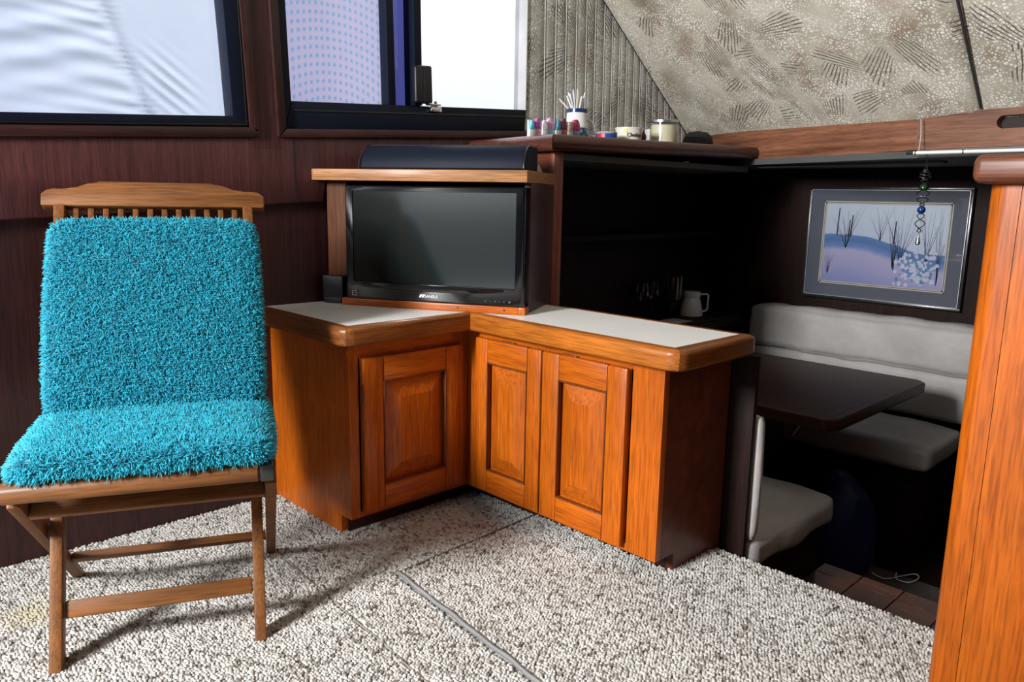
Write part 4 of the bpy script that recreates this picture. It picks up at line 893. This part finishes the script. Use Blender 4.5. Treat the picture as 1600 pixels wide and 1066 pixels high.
# ------------------------------------------------------------------ lower cabin: dinette
def bench(name, label, cat, loc): return thing(name, label, cat, loc)
bn = bench('dinette_bench', 'near dinette bench with wrinkled grey vinyl seat behind the double door cabinet', 'bench', (-1.5, 2.0, -0.42))
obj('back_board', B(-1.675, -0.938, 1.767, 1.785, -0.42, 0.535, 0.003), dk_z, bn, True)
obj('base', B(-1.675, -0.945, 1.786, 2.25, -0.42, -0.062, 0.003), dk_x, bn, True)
obj('seat_cushion', pad(-1.35, -0.92, 1.79, 2.30, -0.060, 0.035, 0.03, 0.008, 14, 0.006, 3), vinyl, bn, True, 60)
obj('seat_cushion', pad(-1.672, -1.352, 1.79, 2.30, -0.060, 0.035, 0.03, 0.008, 14, 0.004, 5), vinyl, bn, True, 60)
obj('back_cushion', pad(-1.672, -0.928, 1.786, 1.825, 0.03, 0.375, 0.018, 0.004, 14, 0.002, 4), vinyl, bn, True, 60)
bf = bench('dinette_bench', 'far dinette bench with long grey back cushions below the framed picture', 'bench', (-1.4, 3.1, -0.42))
obj('base', B(-1.81, -0.90, 2.93, 3.37, -0.42, -0.03, 0.003), dk_x, bf, True)
obj('seat_cushion', pad(-1.815, -0.855, 2.87, 3.27, -0.03, 0.068, 0.03, 0.008, 14, 0.004, 8), vinyl, bf, True, 60)
obj('back_cushion', pad(-1.80, -0.60, 3.270, 3.370, 0.262, 0.452, 0.03, 0.010, 26, 0.006, 9), vinyl, bf, True, 60)
obj('back_cushion', pad(-1.80, -0.60, 3.285, 3.372, 0.072, 0.259, 0.022, 0.004, 18, 0.002, 10), vinyl, bf, True, 60)
tb2 = thing('dinette_table', 'dark polished wooden dinette table between the two grey benches', 'table', (-1.4, 2.6, -0.42))
tp = prism([(-2.0, 2.215), (-0.95, 2.215), (-0.915, 2.25), (-0.915, 2.965), (-0.95, 3.0), (-2.0, 3.0)], 0.245, 0.285, 'z'); bmesh.ops.bevel(tp, geom=[e for e in tp.edges], offset=0.008, segments=3, profile=0.5, affect='EDGES')
obj('table_top', tp, table_m, tb2, True)
obj('edge_inlay', prism([(-2.0, 2.25), (-0.955, 2.25), (-0.955, 2.252), (-2.0, 2.252)], 0.2850, 0.2856, 'z'), mah_y, tb2, True)
obj('edge_inlay', prism([(-0.957, 2.25), (-0.955, 2.25), (-0.955, 2.96), (-0.957, 2.96)], 0.2850, 0.2856, 'z'), mah_y, tb2, True)
obj('pedestal', B(-1.42, -1.34, 2.45, 2.78, -0.42, 0.2445, 0.01), dk_z, tb2, True)
br = bmesh.new(); tube([(-1.15, 2.5, 0.243), (-1.15, 2.5, 0.17), (-1.18, 2.5, 0.12)], 0.005, br); tube([(-1.10, 2.52, 0.243), (-1.04, 2.53, 0.20), (-1.05, 2.53, 0.16)], 0.004, br)
obj('leg_bracket', br, chrome, tb2, True)
step = thing('companionway_step', 'dark parquet wooden step below the carpet edge', 'step', (-0.6, 2.03, -0.42))
obj('riser', B(-0.94, 0.6, 2.26, 2.285, -0.42, -0.222), mah_x, step, True)
obj('side', B(-0.94, -0.92, 1.75, 2.26, -0.42, -0.222), mah_x, step, True)
par_a = wood('parquet_a', (0.06, 0.018, 0.008), (0.14, 0.045, 0.02), 'x', 0.3, 0.3); par_b = wood('parquet_b', (0.045, 0.014, 0.007), (0.10, 0.032, 0.014), 'y', 0.3, 0.3)
k = 0
x = -0.94
while x < 0.55:
    y = 1.75; j = 0
    while y < 2.27:
        obj('parquet_tile', B(x+0.001, x+0.119, y+0.001, min(y+0.119, 2.299), -0.2215, -0.20, 0.0015, 1), par_a if (k+j) % 2 else par_b, step, True); y += 0.12; j += 1
    x += 0.12; k += 1
bag = bmesh.new(); lathe([(0, 0), (0.13, 0.0), (0.15, 0.05), (0.145, 0.20), (0.11, 0.30), (0.05, 0.36), (0, 0.37)], 22, bag)
for v in bag.verts:
    v.co.x *= 0.8; v.co.y *= 0.8; v.co += Vector((0.012*math.sin(v.co.z*30+v.co.y*20), 0.012*math.sin(v.co.z*25+v.co.x*24), 0))*(v.co.z > 0.01)
bgo = tag(obj('storage_bag', bag, plain('blue_nylon', (0.006, 0.015, 0.085), 0.55, bump=0.2)), 'dark blue fabric bag on the floor under the dinette table', 'bag'); bgo.location = (-1.09, 2.76, -0.42)
cd = [(-1.02, 2.74, -0.395), (-0.98, 2.76, -0.41), (-0.95, 2.83, -0.413), (-0.92, 2.88, -0.411), (-0.90, 2.86, -0.411), (-0.91, 2.80, -0.411), (-0.95, 2.79, -0.411), (-0.97, 2.84, -0.408)]
cdp = []
cd = [(a+0.07, b_, c_) for a, b_, c_ in cd]
for i in range(len(cd)-1):
    p0, p1, p2, p3 = [Vector(cd[max(0, min(len(cd)-1, i+o_))]) for o_ in (-1, 0, 1, 2)]
    for t in np.linspace(0, 1, 8, endpoint=False): cdp.append(0.5*((2*p1)+(p2-p0)*t+(2*p0-5*p1+4*p2-p3)*t*t+(3*p1-p0-3*p2+p3)*t**3))
rug = tag(obj('floor_rug', B(-1.12, -0.62, 2.32, 2.85, -0.4198, -0.412, 0.002), plain('brown_rug', (0.09, 0.075, 0.065), 0.95, bump=0.6, bscale=200), None), 'small brown rug on the lower cabin floor', 'rug')
tag(obj('white_cord', tube([p+Vector((0, 0, 0.006)) for p in cdp], 0.0018, None, 6), white_pl, None), 'thin white cord coiled on the lower cabin floor', 'cord')

# ledge with glasses on the cabin side
ledge = thing('side_ledge', 'dark wooden ledge along the cabin side carrying the glasses', 'shelf', (-1.95, 2.7, 0.36))
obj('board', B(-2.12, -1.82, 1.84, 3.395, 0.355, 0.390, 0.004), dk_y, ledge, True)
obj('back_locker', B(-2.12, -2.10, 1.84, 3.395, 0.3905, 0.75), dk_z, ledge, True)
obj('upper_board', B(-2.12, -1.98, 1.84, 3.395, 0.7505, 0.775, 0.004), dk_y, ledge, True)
obj('fiddle_rail', B(-1.845, -1.825, 1.85, 3.38, 0.3902, 0.40, 0.002), dk_y, ledge, True)
S = 0.955
def goblet(px, py, h, bowl, label, wide=0.03, straight=False):
    g = thing('stem_glass', label, 'glass', (px, py, 0.3903), 0, 'stemmed glasses on the side ledge')
    st = h*0.40
    if straight: pf = [(0.010, st), (wide*0.85, st+0.012), (wide, st+0.05), (wide*1.08, h), (wide*1.02, h), (wide*0.94, st+0.05), (wide*0.78, st+0.016), (0, st+0.010)]
    else: pf = [(0.006, st), (wide*0.7, st+0.015), (wide, st+0.045), (wide*0.95, st+0.075), (wide*0.78, h), (wide*0.74, h), (wide*0.90, st+0.075), (wide*0.95, st+0.045), (wide*0.65, st+0.019), (0, st+0.008)]
    obj('bowl', lathe(pf, 28), drink_glass, g)
    obj('stem', lathe([(0.0, 0.006), (0.004, 0.008), (0.003, st*0.5), (0.0055, st-0.001), (0, st-0.001)], 12), drink_glass, g)
    obj('foot', lathe([(0, 0), (wide*0.9, 0), (wide*0.9, 0.002), (0.005, 0.0058), (0, 0.0058)], 24), drink_glass, g)
goblet(-2.035, 2.760, 0.165, 0, 'round-bowled wine glass, leftmost of the glasses on the ledge', 0.034)
goblet(-2.035, 2.835, 0.172, 0, 'second round-bowled wine glass from the left on the ledge', 0.034)
goblet(-1.972, 2.898, 0.190, 0, 'cut-glass goblet right of the round wine glasses', 0.031, True)
goblet(-2.005, 2.975, 0.190, 0, 'cut-glass goblet beside the white lidded pitcher', 0.031, True)
pt = thing('pitcher', 'white flared mug-shaped pitcher with square handle at the end of the glasses', 'pitcher', (-1.985, 3.075, 0.3903))
pw_ = plain('pitcher_white', (0.80, 0.80, 0.84), 0.22, var=0.02, coat=0.5)
obj('body', lathe([(0, 0), (0.052, 0), (0.054, 0.006), (0.046, 0.05), (0.037, 0.080), (0.035, 0.084), (0.039, 0.088), (0.039, 0.108), (0.035, 0.112), (0, 0.112)], 32), pw_, pt)
hdv = Vector((0.70, 0.72, 0)).normalized()
obj('handle', tube([hdv*a+Vector((0, 0, z)) for a, z in ((0.036, 0.098), (0.070, 0.100), (0.076, 0.094), (0.074, 0.030), (0.068, 0.022), (0.050, 0.018))], 0.0045, None, 8), pw_, pt)
tag(obj('folded_napkin', prism([(-2.07, 2.775), (-1.95, 2.80), (-1.95, 2.93), (-2.07, 2.915)], 0.3903, 0.396, 'z') if False else B(-1.965, -1.855, 2.77, 2.90, 0.3903, 0.396, 0.002), plain('napkin_grey', (0.55, 0.55, 0.55), 0.8), None), 'folded pale napkin lying in front of the glasses', 'napkin')

# ------------------------------------------------------------------ framed picture
pic = thing('framed_picture', 'blue watercolour of dunes and bare stalks in a grey mat and thin dark frame', 'picture', (-1.278, 3.398, 0.497))
def pb(nm, mat, x0, x1, z0, z1, y0, y1, bev=0.0): return obj(nm, B(x0, x1, y0, y1, z0, z1, bev), mat, pic, True)
fx0, fx1, fz0, fz1 = -1.606, -0.950, 0.500, 0.984
frame_d = plain('frame_dark', (0.015, 0.016, 0.020), 0.3, 0.0, coat=0.4)
for a in ((fx0, fx1, fz0, fz0+0.012), (fx0, fx1, fz1-0.012, fz1)): pb('frame_rail', frame_d, *a, 3.372, 3.398, 0.002)
for a in ((fx0, fx0+0.012, fz0+0.0122, fz1-0.0122), (fx1-0.012, fx1, fz0+0.0122, fz1-0.0122)): pb('frame_rail', frame_d, *a, 3.372, 3.398, 0.002)
sv = bmesh.new(); w_ = 0.0018
for a in ((fx0+.012, fx1-.012, fz0+.012, fz0+.012+w_), (fx0+.012, fx1-.012, fz1-.012-w_, fz1-.012), (fx0+.012, fx0+.012+w_, fz0+.012, fz1-.012), (fx1-.012-w_, fx1-.012, fz0+.012, fz1-.012)): box(sv, a[0], a[1], 3.374, 3.384, a[2], a[3])
obj('silver_fillet', sv, plain('fillet', (0.6, 0.6, 0.62), 0.3, 0.6), pic, True)
pb('mat_board', plain('mat_grey', (0.095, 0.10, 0.12), 0.8, var=0.04), fx0+0.012, fx1-0.012, fz0+0.012, fz1-0.012, 3.385, 3.397)
ax0, ax1, az0, az1 = -1.524, -1.030, 0.578, 0.912
il = bmesh.new()
for e, yy in ((0.012, 3.3835), (0.005, 3.3830)):
    for a in ((ax0-e, ax1+e, az0-e, az0-e+.0045), (ax0-e, ax1+e, az1+e-.0045, az1+e), (ax0-e, ax0-e+.0045, az0-e, az1+e), (ax1+e-.0045, ax1+e, az0-e, az1+e)): box(il, a[0], a[1], yy, 3.3845, a[2], a[3])
obj('inner_mat', il, plain('mat_cream', (0.48, 0.44, 0.36), 0.8), pic, True)
def art():
    m, nt, b = newmat('watercolour'); L = nt.links.new; tc = N(nt, 'ShaderNodeTexCoord'); b.inputs['Roughness'].default_value = 0.6
    sx = N(nt, 'ShaderNodeSeparateXYZ'); L(tc.outputs['Generated'], sx.inputs[0])
    n = N(nt, 'ShaderNodeTexNoise'); n.inputs['Scale'].default_value = 4; n.inputs['Detail'].default_value = 5; L(tc.outputs['Generated'], n.inputs['Vector'])
    n.noise_dimensions = '3D'
    # hill line falls to the right
    h = N(nt, 'ShaderNodeMath', operation='MULTIPLY_ADD'); h.inputs[1].default_value = 0.16; L(sx.outputs['X'], h.inputs[0]); L(sx.outputs['Z'], h.inputs[2])
    w = N(nt, 'ShaderNodeMath', operation='SINE'); wx = N(nt, 'ShaderNodeMath', operation='MULTIPLY'); wx.inputs[1].default_value = 5.5; L(sx.outputs['X'], wx.inputs[0]); L(wx.outputs[0], w.inputs[0])
    h2_ = N(nt, 'ShaderNodeMath', operation='MULTIPLY_ADD'); h2_.inputs[1].default_value = -0.05; L(w.outputs[0], h2_.inputs[0]); L(h.outputs[0], h2_.inputs[2])
    h3 = N(nt, 'ShaderNodeMath', operation='MULTIPLY_ADD'); h3.inputs[1].default_value = 0.10; L(n.outputs['Fac'], h3.inputs[0]); L(h2_.outputs[0], h3.inputs[2])
    c = ramp(nt, h3.outputs[0], [(0.10, (0.22, 0.23, 0.42)), (0.30, (0.32, 0.30, 0.46)), (0.44, (0.36, 0.34, 0.48)), (0.50, (0.12, 0.20, 0.40)), (0.58, (0.06, 0.14, 0.32)), (0.655, (0.08, 0.17, 0.34)), (0.665, (0.44, 0.48, 0.58)), (1.0, (0.50, 0.55, 0.60))])
    L(c, b.inputs['Base Color']); return m
prn = obj('painting', B(ax0, ax1, 3.3838, 3.3846, az0, az1), art(), pic, True)
ink = plain('ink_blue', (0.012, 0.018, 0.05), 0.7)
def stroke(bm, p, q, w0, w1):
    a, b_ = Vector(p), Vector(q); d = (b_-a); n = Vector((-d.y, d.x)).normalized()
    v = [bm.verts.new((r.x, 3.3834, r.y)) for r in (a-n*w0, a+n*w0, b_+n*w1, b_-n*w1)]; bm.faces.new(v)
def A(u, v): return (ax0+(ax1-ax0)*u, az0+(az1-az0)*v)
stk = bmesh.new(); rs = random.Random(3)
def bush(u, v, n, hgt, spread, lean=0):
    for k in range(n):
        t = (k/(n-1)-0.5)*2 if n > 1 else 0; a = u; x = u; y = v; pw0 = 0.0012
        hh = hgt*rs.uniform(0.7, 1.05)
        for s in range(4):
            x2 = u+(t*spread+lean)*((s+1)/4)**1.2+rs.uniform(-.006, .006); y2 = v+hh*(s+1)/4
            if y2 < 0.985 and 0.01 < x2 < 0.99: stroke(stk, A(x, y), A(x2, y2), pw0*(1-s*.2), pw0*(0.8-s*.2))
            x, y = x2, y2
bush(0.195, 0.44, 9, 0.52, 0.15); bush(0.05, 0.10, 6, 0.32, 0.05); bush(0.48, 0.55, 5, 0.42, 0.10); bush(0.60, 0.22, 8, 0.55, 0.06); bush(0.655, 0.30, 9, 0.66, 0.17); bush(0.86, 0.30, 7, 0.66, 0.10); bush(0.955, 0.05, 7, 0.90, 0.05)
for (u, v0, v1) in ((0.115, 0.60, 0.95), (0.215, 0.58, 0.80), (0.235, 0.60, 0.86), (0.60, 0.52, 0.80), (0.615, 0.2, 0.45)): stroke(stk, A(u-0.006, v0), A(u, v1), 0.0030, 0.0022)
obj('painted_stalks', stk, ink, pic, True, smooth=0)
bl = bmesh.new(); bl2 = bmesh.new()
for k in range(170):
    u, v = 0.80+rs.gauss(0, 0.085), 0.25+rs.gauss(0, 0.12)
    if not (0.62 < u < 0.96 and 0.02 < v < 0.52): continue
    p = A(u, v); r = rs.uniform(0.004, 0.011); tgt = bl if rs.random() < 0.58 else bl2; yy = 3.3833-0.00002*k/10
    vv = [tgt.verts.new((p[0]+r*math.cos(a)*rs.uniform(.7, 1.2), yy, p[1]+r*math.sin(a)*rs.uniform(.7, 1.2))) for a in np.linspace(0, 2*PI, 8, endpoint=False)]; tgt.faces.new(vv)
obj('painted_blossom', bl, plain('blossom_pale', (0.48, 0.50, 0.60), 0.7), pic, True, smooth=0); obj('painted_leaves', bl2, plain('blossom_blue', (0.10, 0.20, 0.36), 0.7), pic, True, smooth=0)
pb('glazing', glass, fx0+0.0125, fx1-0.0125, fz0+0.0125, fz1-0.0125, 3.3785, 3.3800)

# ------------------------------------------------------------------ curtain rod and hanging spinner
rod = thing('curtain_rod', 'thin white curtain rod hung below the dash beam', 'rod', (-0.78, 2.60, 1.073))
obj('rod_tube', tube([(-0.918, 2.61, 1.0735), (-0.30, 2.56, 1.0715)], 0.0055, None, 10), white_pl, rod, True)
obj('rod_end', tube([(-0.940, 2.612, 1.0735), (-0.9185, 2.61, 1.0735)], 0.0048, None, 10), black_matte, rod, True)
for xx in (-0.912, -0.775): obj('rod_ring', tube([(xx-0.0015, 2.6095-(xx+0.918)*0.08, 1.0735), (xx+0.0015, 2.6095-(xx+0.918)*0.08, 1.0735)], 0.0068, None, 10), steel_dk, rod, True)
obj('cord', tube([(-0.925, 2.660, 1.180), (-0.918, 2.655, 1.13), (-0.914, 2.640, 1.085), (-0.912, 2.609, 1.068)], 0.0013, None, 6), plain('cord_grey', (0.55, 0.50, 0.46), 0.7), rod, True)
spn = thing('wind_spinner', 'twisted wire wind spinner with green and blue glass beads hanging from the curtain rod', 'ornament', (-0.873, 2.60, 0.79))
sx0, sy0 = -0.876, 2.6065
hk = bmesh.new(); tube([(sx0, sy0, 1.0805), (sx0, sy0, 1.03)], 0.0010, hk, 6); tube([(sx0+0.004*math.cos(a), sy0, 1.026+0.005*math.sin(a)) for a in np.linspace(0, 2*PI, 12)], 0.0009, hk, 5)
obj('hook', hk, steel_dk, spn, True)
def helix(z0, z1, turns, r0, r1, n=60):
    bm = bmesh.new()
    for ph in (0, PI):
        tube([(sx0+0.002*(z0-z)+(r0+(r1-r0)*t)*math.sin(PI*min(1, max(0, t))*1)**0.3*math.cos(ph+turns*2*PI*t), sy0+(r0+(r1-r0)*t)*math.sin(PI*t)**0.3*math.sin(ph+turns*2*PI*t), z) for t, z in ((k/n, z0+(z1-z0)*k/n) for k in range(n+1))], 0.0015, bm, 5)
    return bm
obj('wire_coil', helix(1.020, 0.992, 1.5, 0.014, 0.018), steel_dk, spn, True)
obj('wire_coil', helix(0.992, 0.912, 2.0, 0.019, 0.017), steel_dk, spn, True)
obj('wire_coil', helix(0.888, 0.832, 1.0, 0.015, 0.012), steel_dk, spn, True)
def bead(z, r, mat, nm):
    bm = bmesh.new(); bmesh.ops.create_icosphere(bm, subdivisions=2, radius=r); bmesh.ops.translate(bm, vec=(sx0, sy0, z), verts=bm.verts[:]); obj(nm, bm, mat, spn, True)
bead(0.967, 0.0125, plain('green_glass', (0.005, 0.05, 0.012), 0.08, coat=0.8), 'green_bead'); bead(0.900, 0.0125, plain('blue_glass', (0.005, 0.03, 0.16), 0.08, coat=0.8), 'blue_bead')
obj('pendant', lathe([(0, 0.040), (0.0015, 0.038), (0.003, 0.026), (0.0065, 0.010), (0.0075, 0.004), (0.004, 0.0), (0, 0.0)], 14, None, (sx0, sy0, 0.792)), chrome, spn, True)

# ------------------------------------------------------------------ folding chair
ca = math.radians(-25.1); CH = (-1.68, 0.571, 0.0)
ch = thing('folding_chair', 'wooden slatted folding chair carrying the turquoise shag cover', 'chair', CH, ca)
def la(z): return 0.20-0.5233*z                # x of the long leg at height z
ZT = 0.90
for s in (-1, 1):
    y = s*0.188
    bm = bar((la(-0.0), y, 0.0), (la(0.876), y*1.07, 0.876), 0.023, 0.044, bm=None)
    for v in bm.verts:
        if v.co.z < 0.03: v.co.z = 0.006 if v.co.z < 0.03 else v.co.z
    obj('leg', bm, chair_x, ch)
    y = s*0.2205
    bm = bar((-0.205, y, 0.0), (0.235, y, 0.372), 0.022, 0.040)
    for v in bm.verts:
        if v.co.z < 0.03: v.co.z = 0.006
    obj('leg', bm, chair_x, ch)
def yb(nm, x, z, y0, y1, w, d, rotn=(0, 0, 1), mat=chair_y, bev=0.004): return obj(nm, bar((x, y0, z), (x, y1, z), w, d, rotn, None, bev), mat, ch)
obj('seat_rail', tube([(0.255, -0.236, 0.388), (0.255, -0.231, 0.388), (0.255, 0.196, 0.388), (0.255, 0.20, 0.388)], [0.017, 0.0205, 0.0205, 0.017], None, 14), chair_y, ch)
obj('seat_bracket', B(0.236, 0.276, 0.2005, 0.226, 0.372, 0.404, 0.003), steel_dk, ch)
yb('stretcher', 0.188, 0.331, -0.2085, 0.2085, 0.016, 0.042, (0.75, 0, 0.65))
yb('stretcher', 0.148, 0.098, -0.176, 0.176, 0.034, 0.018, (-0.46, 0, 0.88))
yb('stretcher', -0.098, 0.098, -0.2085, 0.2085, 0.030, 0.018, (0.76, 0, 0.65))
for s in (-1, 1): obj('seat_side_rail', B(-0.12, 0.245, s*0.150-0.011, s*0.150+0.011, 0.372, 0.396, 0.003), chair_x, ch)
for k in range(9):
    x = -0.11+k*0.039; obj('seat_slat', B(x, x+0.030, -0.172, 0.172, 0.3962, 0.4045, 0.002), chair_y, ch)
tr = bmesh.new(); ytop = []
for t in np.linspace(-1, 1, 41):
    y = t*0.240; at_ = abs(t)
    zt_ = 0.062 if at_ < 0.52 else 0.062-0.020*min(1, (at_-0.52)/0.22)**1.3
    if at_ > 0.93: zt_ -= 0.012*((at_-0.93)/0.07)**2
    ytop.append((y, zt_))
poly = ytop+[(0.240, 0.003), (0.236, 0.0), (-0.236, 0.0), (-0.240, 0.003)]
prism(poly, -0.013, 0.013, 'x', tr, 0.003, 2)
tilt = Matrix.Translation((la(0.876)+0.0, 0, 0.876)) @ Matrix.Rotation(-math.atan(0.5233), 4, 'Y')
tr.transform(tilt); obj('top_rail', tr, chair_y, ch)
lr = bar((la(0.50), -0.175, 0.50), (la(0.50), 0.175, 0.50), 0.04, 0.018, (-0.46, 0, 0.88)); obj('back_rail', lr, chair_y, ch)
for k in range(12):
    y = -0.1705+k*0.0310; obj('back_slat', bar((la(0.52), y, 0.52), (la(0.874), y, 0.874), 0.0125, 0.010, bm=None, bev=0.0015), chair_x, ch)

# turquoise shag cover: two pads joined at the crease, with real strands
cu = thing('shag_seat_cover', 'fluffy turquoise shag cushion cover draped over the back and seat of the folding chair', 'cushion', CH, ca)
tq, ntq, btq = newmat('turquoise_shag')
tcn = N(ntq, 'ShaderNodeTexCoord'); nq = N(ntq, 'ShaderNodeTexNoise'); nq.inputs['Scale'].default_value = 60; nq.inputs['Detail'].default_value = 3; ntq.links.new(tcn.outputs['Object'], nq.inputs['Vector'])
cq = ramp(ntq, nq.outputs['Fac'], [(0.3, (0.001, 0.31, 0.44)), (0.7, (0.014, 0.47, 0.62))]); ntq.links.new(cq, btq.inputs['Base Color']); btq.inputs['Roughness'].default_value = 0.65; btq.inputs['Sheen Weight'].default_value = 0.3; btq.inputs['Specular IOR Level'].default_value = 0.25
tvec = np.array([-0.4637, 0.0, 0.886]); nvec = np.array([0.886, 0.0, 0.4637])
Mb = Matrix(((nvec[0], 0, tvec[0], la(0)), (0, 1, 0, 0), (nvec[2], 0, tvec[2], 0), (0, 0, 0, 1)))
pbk = pad(0.008, 0.040, -0.208, 0.208, 0.505, 0.934, 0.014, 0.006, 12); pbk.transform(Mb)
pst = pad(-0.070, 0.262, -0.215, 0.215, 0.4055, 0.447, 0.020, 0.006, 12)
for v in pst.verts:
    v.co.z += 0.012*(0.10-v.co.x)/0.3
def sample(bm, n, filt):
    bm.normal_update(); bmesh.ops.triangulate(bm, faces=bm.faces[:]); bm.normal_update()
    T = np.array([[tuple(v.co) for v in f.verts] for f in bm.faces]); Nn = np.array([tuple(f.normal) for f in bm.faces])
    ok = filt(T.mean(1), Nn); T, Nn = T[ok], Nn[ok]
    ar = np.linalg.norm(np.cross(T[:, 1]-T[:, 0], T[:, 2]-T[:, 0]), axis=1); idx = nr.choice(len(T), n, p=ar/ar.sum())
    a, b_ = nr.random(n), nr.random(n); m_ = a+b_ > 1; a[m_] = 1-a[m_]; b_[m_] = 1-b_[m_]
    t = T[idx]; return t[:, 0]+(t[:, 1]-t[:, 0])*a[:, None]+(t[:, 2]-t[:, 0])*b_[:, None], Nn[idx]
def strands(P_, N_, ln, wd, grav):
    n = len(P_); L_ = ln*nr.uniform(0.65, 1.2, (n, 1)); d = N_+nr.normal(0, 0.42, (n, 3)); d /= np.linalg.norm(d, axis=1)[:, None]
    g = np.array([0, 0, -1.0])*grav; p1 = P_+d*L_*0.5; d2 = d+g+nr.normal(0, 0.25, (n, 3)); d2 /= np.linalg.norm(d2, axis=1)[:, None]; p2 = p1+d2*L_*0.55
    a = np.cross(d, nr.normal(0, 1, (n, 3))); a /= np.linalg.norm(a, axis=1)[:, None]; b_ = np.cross(d, a); R = []
    W = wd*nr.uniform(0.8, 1.25, (n, 1))
    for c_, w in ((P_-N_*0.002, 0.8), (p1, 1.0), (p2, 0.55)):
        for k in range(3): R.append(c_+(a*math.cos(2*PI*k/3)+b_*math.sin(2*PI*k/3))*W*w)
    V = np.stack(R, 1).reshape(-1, 3); F = []
    for r in (0, 3):
        for k in range(3): k2 = (k+1) % 3; F += [(r+k, r+k2, r+3+k2), (r+k, r+3+k2, r+3+k)]
    F.append((6, 7, 8)); F = np.array(F); return V, (F[None]+(np.arange(n)*9)[:, None, None]).reshape(-1, 3)
p1_, n1_ = sample(pbk, 46000, lambda c, n: (n@nvec > -0.35) & ~((c[:, 2] < 0.46) & (n[:, 2] < -0.5)))
p2_, n2_ = sample(pst, 42000, lambda c, n: n[:, 2] > -0.35)
V1, F1 = strands(p1_, n1_, 0.0150, 0.0011, 0.45); V2, F2 = strands(p2_, n2_, 0.0175, 0.0011, 0.5)
obj('back_pad', pbk, tq, cu); obj('seat_pad', pst, tq, cu)
sh = raw_mesh('shag_pile', np.concatenate([V1, V2]), np.concatenate([F1, F2+len(V1)]), tq, cu); sh['kind'] = 'stuff'
bpy.context.view_layer.update()
